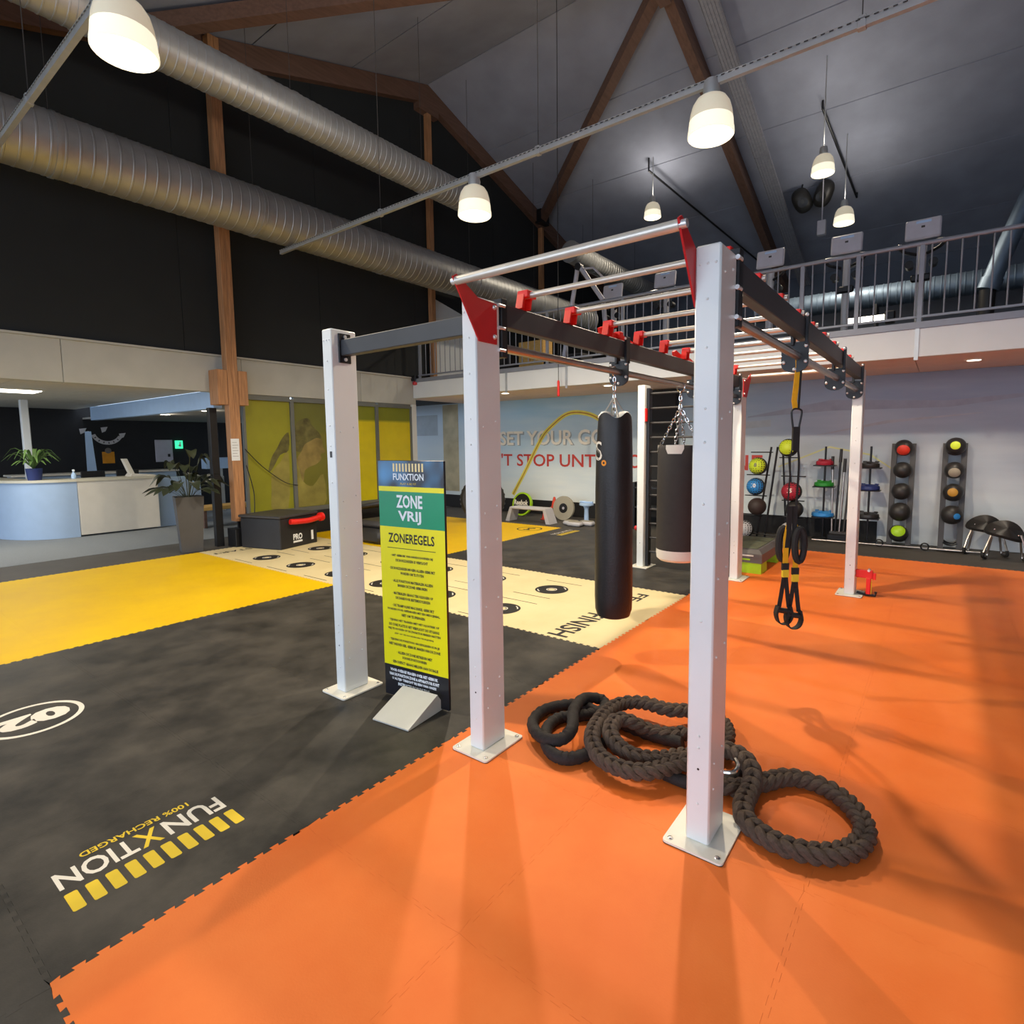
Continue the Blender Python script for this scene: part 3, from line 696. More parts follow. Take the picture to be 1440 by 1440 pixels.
# ================================================================== RIG
XA, XB, XC, YR = -1.2198, 0.0, 1.2147, 4.6311
WX, WY, HP = 0.0983, 0.1887, 2.40
rig = thing('climbing_rig', 'white monkey bar rig with six square posts, dark beams and red rung brackets', 'training rig', (0.0, 2.3, 0.0))
def rel(p): return Vector(p)-world_origin(rig)
post0 = None
for (x, y) in ((XA, 0), (XB, 0), (XC, 0), (XA, YR), (XB, YR), (XC, YR)):
    if post0 is None:
        post0 = MB().bbox(-WX/2, WX/2, -WY/2, WY/2, 0.011, HP, 0.007).build('post', M_WHITE, rig, True, True)
        pl = MB().prism(rrect(0, 0, 0.1245, 0.163, 0.018), 'xy', 0.0, 0.012).build('base_plate', M_PLATE, post0, False, True)
        pad = MB().prism(rrect(0, 0, 0.125, 0.1635, 0.018), 'xy', -0.0005, 0.003).build('base_pad', M_BLACK, post0, False, True)
        bolts = []
        for sx in (-1, 1):
            for sy in (-1, 1):
                bolts.append(MB().lathe([(0.011, 0.012), (0.011, 0.015), (0.007, 0.018), (0.0015, 0.0185)], (sx*0.098, sy*0.135, 0), 12).build('bolt', M_CHROME, post0, True, True))
        cb = MB()
        for z in (0.18, 0.42, 0.47, 0.95, 1.42, 1.66, 1.79, 2.02, 2.2, 2.33):
            for dx in ((0,) if z < 2.3 else (-0.03, 0, 0.03)):
                cb.sphere((dx, -WY/2, z), 0.0055, 8, 6)
        for z in (0.24, 0.35, 0.8, 1.12, 1.3, 1.75, 2.3):
            cb.sphere((WX/2, -0.05, z), 0.0055, 8, 6); cb.sphere((WX/2, 0.05, z+0.03), 0.0055, 8, 6)
        caps = cb.build('bolt_caps', M_WHITE, post0, True, True); caps['kind'] = 'stuff'
        hole = MB().cyl((0.0, -WY/2-0.0006, 0.33), (0.0, -WY/2+0.002, 0.33), 0.005, 10).build('bolt_hole', M_BLACK, post0, False, True)
        p = post0
    else:
        p = dup(post0, parent=rig)
        for c in [pl, pad, caps, hole]+bolts: dup(c, parent=p)
    p.location = rel((x, y, 0))
MB().box(XA-0.012, XA+0.012, -WY/2-0.0012, -WY/2, 1.585, 1.625).build('sticker', M_SHELF, rig)
# side beams and pipes
for x in (XB, XC):
    MB().bbox(x-0.03, x+0.03, WY/2+0.02, YR-WY/2-0.01, 2.29, 2.41, 0.004).build('side_beam', M_DARK, rig)
    MB().cyl((x-0.012, WY/2+0.02, 2.185), (x-0.012, YR-WY/2-0.02, 2.185), 0.024, 16).build('pipe_rail', M_STEEL, rig, True)
    MB().bbox(x-0.062, x+0.062, WY/2+0.001, WY/2+0.05, 2.12, 2.425, 0.003).build('end_bracket', M_BLACK, rig)
    for z in (2.155, 2.27, 2.385):
        for dx in (-0.058, 0.058): MB().cyl((x+dx, WY/2-0.018, z), (x+dx, WY/2+0.03, z), 0.0095, 10).build('bracket_bolt', M_ZINC, rig, True)
MB().bbox(XA+WX/2, XB-WX/2, -0.03, 0.03, 2.235, 2.335, 0.004).build('cross_beam', M_DARK, rig)
MB().bbox(XA+WX/2, XA+WX/2+0.012, -0.045, 0.045, 2.19, 2.375, 0.003).build('end_bracket', M_BLACK, rig)
for z in (2.355, 2.212): MB().cyl((XA+WX/2, 0, z), (XA+WX/2+0.02, 0, z), 0.011, 10).build('bracket_bolt', M_ZINC, rig, True)
# hanger plates
def hanger(x, y, inner):
    poly = [(x-0.105, 2.27), (x+0.05, 2.27), (x+0.05, 2.14)]
    for k in range(1, 8):
        a = -k*PI/8; poly.append((x-0.0275+0.0775*math.cos(a), 2.14+0.055*math.sin(a)))
    poly += [(x-0.105, 2.14)]
    h = MB().prism(poly, 'xz', y-0.008, y+0.008).build('hanger_plate', M_BLACK, rig)
    f = MB().bbox(x-0.05, x-0.031, y-0.03, y+0.03, 2.25, 2.44, 0.002); f.bbox(x+0.031, x+0.05, y-0.03, y+0.03, 2.25, 2.44, 0.002)
    f.build('fork', M_BLACK, h)
    for (dx, z) in ((-0.04, 2.425), (0.04, 2.425), (-0.09, 2.245), (0.035, 2.245), (-0.09, 2.15), (0.035, 2.15), (-0.027, 2.105)):
        yy = y-0.03 if z > 2.4 else y-0.008
        MB().lathe([(0.011, 0), (0.011, 0.006), (0.007, 0.010), (0.001, 0.011)], (x+dx, yy, z), 10, True, Matrix.Rotation(PI/2, 3, 'X')).build('bolt', M_ZINC, h, True)
for x in (XB, XC):
    for y in (1.60, 3.20, 4.50): hanger(x, y, x > 0)
# rungs with red brackets
rung0 = None
for k in range(9):
    y = 0.335+0.49*k
    if rung0 is None:
        rung0 = MB().cyl((XB+0.02, 0, 2.483), (XC-0.02, 0, 2.483), 0.0165, 14).build('rung', M_RUNG, rig, True, True)
        brs = []
        for x, s_ in ((XB, 1), (XC, -1)):
            b = MB(); x = x+(0.032 if s_ > 0 else 0.060)*s_; b.prism([(-0.055, 2.408), (0.03, 2.408), (0.05, 2.505), (-0.03, 2.505)], 'yz', x-0.022*s_, x-0.010*s_)
            b.prism([(-0.055, 2.408), (-0.038, 2.408), (-0.014, 2.505), (-0.03, 2.505)], 'yz', x-0.010*s_, x+0.025*s_)
            b.prism([(0.018, 2.408), (0.03, 2.408), (0.05, 2.505), (0.034, 2.505)], 'yz', x-0.010*s_, x+0.025*s_)
            b.bbox(min(x-0.022*s_, x+0.05*s_), max(x-0.022*s_, x+0.05*s_), -0.034, 0.052, 2.468, 2.508, 0.004)
            brs.append(b.build('rung_bracket', M_REDP, rig, False, True))
        rp_, bs = rung0, brs
    else:
        rp_ = dup(rung0, parent=rig); bs = [dup(q, parent=rig) for q in brs]
    L0 = rel((0, y, 0))
    for o in [rp_]+bs: o.location = L0
# red levers on the left beam
for (y, l) in ((1.28, 0.5), (2.62, 0.45)):
    b = MB(); b.prism([(y, 2.412), (y+l, 2.412), (y+l, 2.43), (y+l*0.62, 2.462), (y+l*0.3, 2.455), (y+0.03, 2.478), (y-0.02, 2.46)], 'yz', XB-0.022, XB+0.0)
    b.bbox(XB-0.022, XB+0.03, y+l*0.45, y+l*0.55, 2.42, 2.47, 0.004)
    b.build('red_lever', M_REDP, rig)
# projecting pull-up bars on red plates
for (yy, s_) in ((0.0, -1), (YR, 1)):
    poly = [(yy+s_*0.262, 2.455), (yy+s_*0.235, 2.472), (yy+s_*0.205, 2.458), (yy+s_*0.085, 2.392), (yy-s_*0.062, 2.385), (yy-s_*0.062, 2.18), (yy+s_*0.078, 2.18)]
    for x0, x1 in ((XB+WX/2, XB+WX/2+0.008), (XC-WX/2-0.008, XC-WX/2)):
        pp = MB().prism(poly, 'yz', x0, x1).build('red_arm', M_RED, rig)
        for (y, z) in ((yy-s_*0.04, 2.365), (yy-s_*0.04, 2.215)):
            xs_ = x1 if x0 > 0.6 and False else (x1 if x0 < 0.6 else x0)
            MB().sphere((xs_, y, z), 0.013, 10, 8).build('bolt', M_ZINC, pp, True)
        xe = x0-0.02 if x0 < 0.6 else x1+0.02
        MB().cyl((min(x0, xe), yy+s_*0.235, 2.44), (max(x1, xe), yy+s_*0.235, 2.44), 0.016, 12).build('bar_end', M_ZINC, pp, True)
    MB().cyl((XB+WX/2+0.008, yy+s_*0.235, 2.44), (XC-WX/2-0.008, yy+s_*0.235, 2.44), 0.021, 18).build('pull_up_bar', M_RUNG, rig, True)
MB().bbox(XB-WX/2-0.012, XB-WX/2-0.001, -0.03, 0.03, 2.19, 2.37, 0.002).build('end_bracket', M_BLACK, rig)
# ladder between the two rear left posts
for xx in (XA+0.075, XB-0.075): MB().bbox(xx-0.02, xx+0.02, YR-0.045, YR+0.045, 0.02, 2.36, 0.003).build('ladder_side', M_BLACK, rig)
lr = None
for k in range(12):
    z = 2.29-0.189*k
    if lr is None: lr = MB().cyl((XA+0.07, 0, 0), (XB-0.07, 0, 0), 0.014, 10).build('ladder_rung', M_SHELF, rig, True, True); o = lr
    else: o = dup(lr, parent=rig)
    o.location = rel((0, YR, z))
MB().bbox(XA+WX/2, XA+WX/2+0.02, YR-0.09, YR-0.03, 1.93, 2.1, 0.004).build('red_latch', M_REDP, rig)
MB().lathe([(0.012, 0), (0.03, 0.01), (0.034, 0.03), (0.02, 0.05), (0.002, 0.055)], (XA-WX/2, YR-0.05, 0.52), 12, True, Matrix.Rotation(-PI/2, 3, 'Y')).build('red_knob', M_RED, rig, True)
# red hook holder leaning at the foot of the rear right post
t = thing('hook_holder', 'red metal holder with black hook beside the rear right post foot', 'hook', (1.36, 4.60, 0))
b = MB(); b.bbox(1.266, 1.42, 4.58, 4.62, 0.20, 0.285, 0.004); b.bbox(1.365, 1.405, 4.575, 4.625, 0.03, 0.205, 0.004); b.bbox(1.42, 1.45, 4.585, 4.615, 0.19, 0.26, 0.003)
b.build('red_frame', M_REDP, t)
MB().cyl((1.385, 4.57, 0.285), (1.385, 4.63, 0.285), 0.014, 10).build('pin', M_ZINC, t, True)
MB().tube([(1.28, 4.60, 0.036), (1.36, 4.6, 0.018), (1.45, 4.6, 0.02), (1.455, 4.6, 0.06)], 0.014, 8).build('black_hook', M_BLACK, t, True)
MB().bbox(1.408, 1.416, 4.585, 4.615, 0.03, 0.17, 0.002).build('yellow_tab', M_INKY, t)
# ------------------------------------------------------------------ heavy bags
def chain(mb, a, b, link=0.045, r=0.0035):
    a = Vector(a); b = Vector(b); n = max(2, int((b-a).length/(link*0.72))); d = (b-a).normalized()
    g = Vector((0, 0, 1)) if abs(d.z) < 0.9 else Vector((1, 0, 0)); u = d.cross(g).normalized(); v = d.cross(u)
    for i in range(n):
        c = a+(b-a)*((i+0.5)/n); s_ = u if i % 2 else v
        mb.tube([c+d*(link*0.5*math.cos(2*PI*k/10))+s_*(link*0.27*math.sin(2*PI*k/10)) for k in range(10)], r, 5, True)
    return mb
bx, by, br = -0.012, 1.50, 0.143
t = thing('punching_bag', 'long black leather punching bag hanging by a chain from the left pipe', 'punching bag', (bx, by, 0.33), 'punching bags')
prof = [(0.02, 0.335), (br*0.6, 0.335), (br*0.86, 0.35), (br*0.97, 0.40), (br, 0.5), (br*0.985, 0.9), (br*0.975, 1.3), (br*0.95, 1.6), (br*0.92, 1.75), (br*0.90, 1.84), (br*0.88, 1.86), (br*0.80, 1.84), (0.02, 1.82)]
n = 32; vs = []; fs = []
for (r, z) in prof:
    for k in range(n):
        a = 2*PI*k/n; wob = 1.0
        if z > 1.55: wob = 1-0.09*(z-1.55)/0.3*(0.5+0.5*math.cos(a*5+1))
        zz = z+(0.022*math.cos(a*4+0.6) if z > 1.8 else 0)
        vs.append((bx+r*wob*math.cos(a), by+r*wob*math.sin(a), zz))
for i in range(len(prof)-1):
    for k in range(n): fs.append((i*n+k, i*n+(k+1) % n, (i+1)*n+(k+1) % n, (i+1)*n+k))
fs += [tuple(range(n))[::-1], tuple(range((len(prof)-1)*n, len(prof)*n))]
MB().add(vs, fs).build('bag_body', M_BAG, t, True)
b = MB(); apex = (bx, by, 2.0)
for k in range(4):
    a = PI/4+k*PI/2; b.tube([(bx+0.108*math.cos(a), by+0.108*math.sin(a), 1.83), (bx+0.05*math.cos(a), by+0.05*math.sin(a), 1.92), apex], 0.006, 6)
b.build('bag_straps', mat('wire_strap', (0.6, 0.6, 0.58), 0.4, 0.8), t, True)
chain(MB(), (bx, by, 1.86), (bx, by, 2.14), 0.04, 0.005).build('chain', M_CHROME, t, True)
MB().tube([(bx, by+0.034*math.cos(2*PI*k/16), 2.185+0.036*math.sin(2*PI*k/16)) for k in range(16)], 0.005, 6, True).build('hanging_ring', M_CHROME, t, True)
for k in range(2): MB().lathe([(0.055, 0), (0.052, 0.02), (0.03, 0.045), (0.004, 0.05)], (bx-0.05+0.1*k, by-0.045+0.1*k, 1.845), 14).build('white_tab', M_TRIMW, t, True)
def wrap(mb, body, size, cx, cy, r, th0, z, zrot=0, **kw):
    vs, fs = text_mesh(body, size, **kw)
    return mb.add([(cx+r*math.cos(th0+a/r), cy+r*math.sin(th0+a/r), z+b_) for a, b_ in vs], fs)
view = math.atan2(-2.2461-by, 1.9552-bx)
wrap(MB(), 'S', 0.20, bx, by, br*0.965, view-math.radians(56), 1.595, bold=0.0).build('bag_letter', M_INKW, t)
wrap(MB(), 'S', 0.13, bx, by, br*0.967, view-math.radians(56), 1.595, bold=-0.002).build('bag_letter_inline', M_BAG, t)
b = MB(); n = 20; th = view-math.radians(33); vs = []
for k in range(n):
    a = 2*PI*k/n
    for rr in (0.022, 0.009): vs.append((bx+br*0.967*math.cos(th+rr*math.cos(a)/br), by+br*0.967*math.sin(th+rr*math.cos(a)/br), 1.515+rr*math.sin(a)))
b.add(vs, [(2*k, 2*k+1, (2*k+3) % (2*n), (2*k+2) % (2*n)) for k in range(n)]).build('bag_dot', mat('print_orange', srgb(236, 150, 30), 0.5), t)
bx, by, br = -0.012, 2.80, 0.205
t = thing('punching_bag', 'short wide dark punching bag with white bottom band, behind the long one', 'punching bag', (bx, by, 0.55), 'punching bags')
MB().lathe([(0.02, 0.645), (br, 0.645), (br, 0.9), (br*0.985, 1.3), (br*0.97, 1.60), (br*0.9, 1.63), (0.02, 1.62)], (bx, by, 0), 36).build('bag_body', M_BAG2, t, True)
MB().lathe([(0.02, 0.55), (br*0.85, 0.552), (br*0.98, 0.575), (br*1.005, 0.62), (br*1.0, 0.66), (br*0.97, 0.665)], (bx, by, 0), 36).build('bottom_band', M_TRIMW, t, True)
for k in range(4):
    a0 = view-0.35+k*PI/2; vs = []; m_ = 8
    for i in range(m_+1):
        a = a0-0.42+0.84*i/m_
        zb = 1.555 if 0 < i < m_ else 1.60
        vs += [(bx+br*0.985*math.cos(a), by+br*0.985*math.sin(a), zb), (bx+br*0.975*math.cos(a), by+br*0.975*math.sin(a), 1.635)]
    MB().add(vs, [(2*i, 2*i+2, 2*i+3, 2*i+1) for i in range(m_)]).build('white_tab', M_TRIMW, t)
    aa = a0
    chain(MB(), (bx+br*0.86*math.cos(aa), by+br*0.86*math.sin(aa), 1.64), (bx, by, 1.98), 0.05, 0.005).build('chain', M_CHROME, t, True)
chain(MB(), (bx, by, 1.97), (bx, by, 2.12), 0.05, 0.006).build('chain', M_CHROME, t, True)
MB().tube([(bx+0.036*math.cos(2*PI*k/16), by, 2.165+0.04*math.sin(2*PI*k/16)) for k in range(16)], 0.006, 6, True).build('hanging_ring', M_CHROME, t, True)
# ------------------------------------------------------------------ suspension trainer
tx, ty = XC-0.01, 1.60
t = thing('suspension_trainer', 'black and yellow suspension trainer straps hanging from the right pipe', 'straps', (tx, ty, 0.46))
vd = Vector((0.8, 0.6, 0))       # roughly across the view
def ribbon(pts, wd, th=0.004, across=vd):
    b = MB(); vs = []
    for p in pts:
        p = Vector(p); nrm = Vector((across.y, -across.x, 0))
        for sx in (-1, 1):
            for st in (-1, 1): vs.append(p+across*sx*wd/2+nrm*st*th/2)
    fs = []
    for i in range(len(pts)-1):
        a = 4*i; c = a+4
        fs += [(a, a+1, c+1, c), (a+1, a+3, c+3, c+1), (a+3, a+2, c+2, c+3), (a+2, a, c, c+2)]
    fs += [(0, 2, 3, 1), (4*len(pts)-4, 4*len(pts)-3, 4*len(pts)-1, 4*len(pts)-2)]
    return b.add(vs, fs)
def tp(s_, z, o=0): return (tx+vd.x*s_+o*vd.y, ty+vd.y*s_-o*vd.x, z)
ribbon([tp(0.0, 2.20), tp(0.004, 2.12), tp(-0.006, 2.0), tp(-0.014, 1.91), tp(-0.004, 1.86)], 0.034).build('yellow_anchor_strap', M_STRAPY, t)
ribbon([tp(0.012, 2.20, 0.006), tp(0.02, 2.1, 0.006), tp(0.016, 2.0, 0.006), tp(0.012, 1.86, 0.006)], 0.012).build('black_stitch_strap', M_STRAPK, t)
car = [tp(-0.028, 1.835), tp(-0.020, 1.856), tp(0.0, 1.862), tp(0.028, 1.856), tp(0.036, 1.835), tp(0.024, 1.76), tp(0.020, 1.742), tp(-0.012, 1.742), tp(-0.018, 1.76)]
MB().tube(catmull(car, 4, True), 0.006, 8, True).build('carabiner', M_BLACK, t, True)
ribbon([tp(0.004, 1.75), tp(0.003, 1.60)], 0.042, 0.02).build('stitched_block', M_STRAPK, t)
MB().tube(catmull([tp(-0.02, 1.60), tp(-0.026, 1.55), tp(-0.024, 1.48), tp(-0.03, 1.3), tp(-0.034, 1.1)], 4), 0.0045, 6).build('loop_cord', M_STRAPK, t, True)
MB().tube(catmull([tp(0.022, 1.60), tp(0.028, 1.55), tp(0.030, 1.48), tp(0.024, 1.3), tp(0.020, 1.1)], 4), 0.007, 6).build('loop_cord', M_STRAPK, t, True)
for k, (s0, zz) in enumerate(((-0.035, 0), (0.03, -0.03))):
    ribbon([tp(s0*0.6, 1.13), tp(s0, 1.05), tp(s0, 0.86+zz)], 0.034).build('yellow_strap', M_STRAPY, t)
    ribbon([tp(s0*0.5, 1.25), tp(s0*0.55, 1.1), tp(s0*0.8, 0.98)], 0.03, 0.01).build('black_strap', M_STRAPK, t)
    loop = [tp(s0+0.030*math.cos(2*PI*i/20)+(-0.004 if k == 0 else 0.012), 1.00+0.105*math.sin(2*PI*i/20), -0.03+0.05*k) for i in range(20)]
    MB().tube(loop, 0.021, 8, True).build('foot_cradle', M_STRAPK, t, True)
    ribbon([tp(s0, 0.88+zz), tp(s0, 0.835+zz)], 0.042, 0.02).build('buckle', M_STRAPK, t)
    ribbon([tp(s0, 0.838+zz, 0.002), tp(s0, 0.79+zz, 0.002)], 0.038, 0.022).build('yellow_label', M_INKY, t)
    for sgn in (-1, 1):
        ribbon([tp(s0+0.004*sgn, 0.80+zz), tp(s0+sgn*0.022, 0.66+zz), tp(s0+sgn*0.032, 0.59+zz)], 0.026, 0.006).build('handle_strap', M_STRAPK, t)
    MB().cyl(tp(s0-0.05, 0.575+zz), tp(s0+0.05, 0.56+zz), 0.018, 12).build('handle_grip', M_RUBK, t, True)
    hl = [tp(s0-0.038, 0.60+zz), tp(s0-0.05, 0.55+zz), tp(s0-0.034, 0.495+zz), tp(s0, 0.478+zz), tp(s0+0.034, 0.495+zz), tp(s0+0.05, 0.54+zz), tp(s0+0.038, 0.6+zz)]
    ribbon(catmull(hl, 3), 0.045, 0.012, Vector((0.6, -0.8, 0))).build('foot_loop', M_STRAPK, t)
# ------------------------------------------------------------------ rule board
sg = thing('rule_board', 'yellow and green zone rules board on a grey wedge foot', 'sign', (-0.69, 0.09, 0.0))
ang = math.atan2(0.055, 0.49); ux = Vector((math.cos(ang), math.sin(ang), 0)); nx = Vector((math.sin(ang), -math.cos(ang), 0)); uz = Vector((0, 0, 1))
BO = Vector((-0.955, 0.066, 0.0)); BWD, BH = 0.535, 1.565
MS = Matrix((ux, -nx, uz)).transposed().to_4x4(); MS.translation = BO       # local x along board, y away from viewer, z up
MB().bbox(0, BWD, 0.0, 0.02, 0.012, BH, 0.002, MS).build('board', M_BOARD, sg)
def band(z0, z1, m, nm, e=0.0006, x0=0.0, x1=BWD): return MB().box(x0+0.001, x1-0.001, -e, 0.0, z0, z1, MS).build(nm, m, sg)
Z = lambda fr: BH*(1-fr)+0.012*fr
band(Z(0.106), Z(0.002), M_NAVYS, 'header_print'); band(Z(0.126), Z(0.106), M_YELLS, 'yellow_stripe')
band(Z(0.272), Z(0.126), M_GREENS, 'green_field'); band(Z(0.865), Z(0.272), M_YELLS, 'yellow_field')
def stext(body, xf, zf, width=None, height=None, m=M_INKK, nm='lettering', bold=0.0, e=0.0012, res=2):
    o = MS @ Vector((BWD*xf, -e, Z(zf)))
    return put_text(MB(), body, 0.05, o, ux, uz, width=width, height=height, bold=bold, res=res).build(nm, m, sg)
b = MB()
for k in range(10):
    x = BWD*(0.24+0.47*k/9.6); b.box(x, x+0.014, -0.0012, 0, Z(0.045), Z(0.012), MS)
b.build('header_bars', mat('header_bar', srgb(238, 214, 150), 0.4), sg)
stext('FUNXTION', 0.475, 0.066, 0.25, 0.043, M_SIGNW, 'header_letters', 0.001)
stext('PLAY & BE FIT', 0.475, 0.094, 0.13, 0.012, M_INKY, 'header_subtitle')
stext('ZONE', 0.48, 0.166, 0.215, 0.083, M_SIGNW, 'zone_letters', 0.0014); stext('VRIJ', 0.48, 0.231, 0.19, 0.083, M_SIGNW, 'vrij_letters', 0.0014)
stext('ZONEREGELS', 0.49, 0.318, 0.38, 0.062, M_INKK, 'heading_letters', 0.0012)
band(Z(0.3615), Z(0.359), M_INKK, 'heading_rule', 0.0012, 0.06, 0.46)
rules = [(0.392, ['· HET GEBRUIK VAN HANDSCHOENEN BIJ', 'DE BOKSZAKKEN IS VERPLICHT']), (0.445, ['· DE BOKSZAKKEN MOGEN ALLEEN GEBRUIKT', 'WORDEN OM TE STOTEN']),
         (0.498, ['· ALLE FUNXTION MATERIALEN ALLEEN', 'BINNEN DE ZONE GEBRUIKEN']), (0.551, ['· MATERIALEN GRAAG TERUGLEGGEN OP', 'DE DAARVOOR BESTEMDE PLEKKEN']),
         (0.603, ['· DE TRAMPOLINE MAG ENKEL GEBRUIKT', 'WORDEN VOOR OEFENINGEN MET EEN MEDICIJNBAL,', 'NIET OM TE SPRINGEN']),
         (0.668, ['· TIJDENS HET TRAINEN MET HET SQUATREK OF', 'DE CORE PLATE IS HET VERPLICHT DE UITGANG', 'VRIJ TE HOUDEN OP DE ZWARTE RUBBEREN MATTEN', '(ZIT OP TE HOUDEN EN TE BLIJVEN)']),
         (0.752, ['· TIJDENS DE FUNXTION GROEPSLESSEN KUN JE', 'NIET INDIVIDUEEL GEBRUIK MAKEN VAN DE ZONE']), (0.805, ['· ALLEEN DE ZONE BETREDEN MET', 'SCHONE SPORTSCHOENEN']), (0.848, ['· EEN DEFECT GRAAG MELDEN AAN DE BALIE'])]
for zf, lines in rules:
    b = MB()
    for i, l in enumerate(lines):
        o = MS @ Vector((BWD*0.49, -0.0012, Z(zf+0.019*i))); put_text(b, l, 0.05, o, ux, uz, width=min(0.44, 0.0102*len(l)), height=0.0185 if not l.startswith('(') else 0.012, bold=0.0022, res=1)
    b.build('rule_lettering', M_INKK, sg)
b = MB()
for i, l in enumerate(['VOOR OVERIGE VRAGEN OVER HET GEBRUIK', 'VAN DE FUNXTION ZONE & APPARATUUR KUNT', 'U ALTIJD TERECHT BIJ EEN VAN ONZE', 'INSTRUCTEURS IN DE ZAAL']):
    o = MS @ Vector((BWD*0.47, -0.0012, Z(0.885+0.0195*i))); put_text(b, l, 0.05, o, ux, uz, width=[0.40, 0.42, 0.37, 0.27][i], height=0.021, bold=0.0024, res=1)
b.build('footer_lettering', M_SIGNW, sg)
fo = MB(); wx0, wx1 = 0.185, 0.47
vs = [(wx0, -0.30, 0.004), (wx1, -0.30, 0.004), (wx1, 0.03, 0.004), (wx0, 0.03, 0.004), (wx0, -0.30, 0.012), (wx1, -0.30, 0.012), (wx1, -0.03, 0.115), (wx0, -0.03, 0.115), (wx1, 0.03, 0.03), (wx0, 0.03, 0.03), (wx1, -0.026, 0.105), (wx0, -0.026, 0.105)]
fo.add([MS @ Vector(v) for v in vs], [(0, 3, 2, 1), (0, 1, 5, 4), (4, 5, 6, 7), (7, 6, 10, 11), (11, 10, 8, 9), (9, 8, 2, 3), (1, 2, 8, 10, 6, 5), (0, 4, 7, 11, 9, 3)])
fo.build('wedge_foot', mat('grey_foot', srgb(198, 198, 190), 0.45, 0.1, 0.04), sg)
# ------------------------------------------------------------------ battle ropes
def px(x, y, z):     # helper table below was measured on the photograph; values are world metres
    return (x, y, z)
def braid(parent, path, m, R=0.0195, a=0.0275, bq=0.017, per=0.20, n=8, step=0.011):
    P = [Vector(p) for p in path]; S_ = [0]
    for i in range(1, len(P)): S_.append(S_[-1]+(P[i]-P[i-1]).length)
    L = S_[-1]; m_ = int(L/step); samp = []; j = 0
    for i in range(m_+1):
        s = L*i/m_
        while j < len(P)-2 and S_[j+1] < s: j += 1
        f = (s-S_[j])/max(1e-9, S_[j+1]-S_[j]); samp.append(P[j].lerp(P[j+1], min(1, f)))
    for st in range(4):
        pts = []
        for i, p in enumerate(samp):
            tn = (samp[min(i+1, m_)]-samp[max(i-1, 0)]).normalized()
            sd = tn.cross(Vector((0, 0, 1)))
            sd = sd.normalized() if sd.length > 0.05 else Vector((1, 0, 0)); up = sd.cross(tn)
            ph = 2*PI*(i*L/m_)/per+st*PI/2
            pts.append(p+sd*a*math.sin(ph)+up*bq*math.sin(2*ph))
        MB().tube(pts, R, n).build('strand', m, parent, True)
#ROPES_BEGIN
ROPE1 = [(0.886, 0.667, 0.050), (0.812, 0.586, 0.050), (0.697, 0.558, 0.055), (0.615, 0.511, 0.100), (0.558, 0.467, 0.110), (0.576, 0.349, 0.100), (0.658, 0.274, 0.080), (0.762, 0.244, 0.075), (0.866, 0.289, 0.070), (0.975, 0.429, 0.060), (1.069, 0.554, 0.060), (1.090, 0.713, 0.070), (0.996, 0.890, 0.060), (0.851, 0.862, 0.085), (0.737, 0.765, 0.100), (0.580, 0.763, 0.100), (0.460, 0.693, 0.085), (0.455, 0.481, 0.090), (0.510, 0.271, 0.085), (0.617, 0.150, 0.070), (0.761, 0.105, 0.075), (0.879, 0.143, 0.080), (0.972, 0.266, 0.085), (1.063, 0.377, 0.100), (1.138, 0.505, 0.110), (1.232, 0.493, 0.110), (1.297, 0.428, 0.085), (1.313, 0.333, 0.055), (1.320, 0.193, 0.055), (1.364, 0.109, 0.042), (1.470, 0.058, 0.042), (1.575, 0.061, 0.042), (1.676, 0.110, 0.042), (1.750, 0.208, 0.042), (1.772, 0.335, 0.042), (1.729, 0.453, 0.042), (1.636, 0.551, 0.042), (1.524, 0.584, 0.042), (1.420, 0.552, 0.042), (1.335, 0.434, 0.042), (1.251, 0.326, 0.042), (1.144, 0.297, 0.045)]
ROPE2 = [(0.554, 0.309, 0.038), (0.534, 0.178, 0.036), (0.480, 0.082, 0.036), (0.395, 0.070, 0.036), (0.298, 0.138, 0.036), (0.209, 0.281, 0.036), (0.203, 0.410, 0.036), (0.265, 0.486, 0.036), (0.336, 0.565, 0.038), (0.370, 0.661, 0.045), (0.316, 0.724, 0.060), (0.246, 0.633, 0.085), (0.287, 0.442, 0.100), (0.389, 0.262, 0.100), (0.397, 0.163, 0.085), (0.332, 0.123, 0.070), (0.219, 0.169, 0.050), (0.106, 0.278, 0.036), (0.073, 0.426, 0.036), (0.128, 0.556, 0.036), (0.229, 0.628, 0.036), (0.405, 0.598, 0.036), (0.586, 0.562, 0.036), (0.744, 0.550, 0.036), (0.899, 0.570, 0.036)]
t = thing('battle_rope', 'thick brown braided battle rope coiled on the orange mat with a big loop', 'rope', (1.0, 0.9, 0.0))
braid(t, catmull(ROPE1, 8), M_ROPE)
t = thing('battle_rope', 'black sleeved rope coiled left of the brown braided rope', 'rope', (0.3, 1.0, 0.0))
p2 = catmull(ROPE2, 8)
MB().tube([Vector(p)+Vector((0, 0, 0.0022*math.sin(i*1.9))) for i, p in enumerate(p2)], [0.033+0.0022*math.sin(i*2.3) for i in range(len(p2))], 12).build('rope_sleeve', M_ROPEB, t, True)
MB().tube(catmull([(0.933, 0.247, 0.036), (1.042, 0.244, 0.034), (1.153, 0.270, 0.034), (1.212, 0.403, 0.034), (1.231, 0.515, 0.040), (1.188, 0.604, 0.050), (1.125, 0.575, 0.050)], 5), 0.031, 12).build('rope_handle', M_ROPEB, t, True)
t = thing('anchor_hook', 'small chrome hook holding the rope beside the front right post', 'hook', (1.227, 0.347, 0.1))
MB().tube(catmull([(1.150, 0.273, 0.120), (1.204, 0.291, 0.120), (1.242, 0.318, 0.120), (1.243, 0.383, 0.120), (1.216, 0.430, 0.120)], 4), 0.010, 8).build('hook', M_CHROME, t, True)
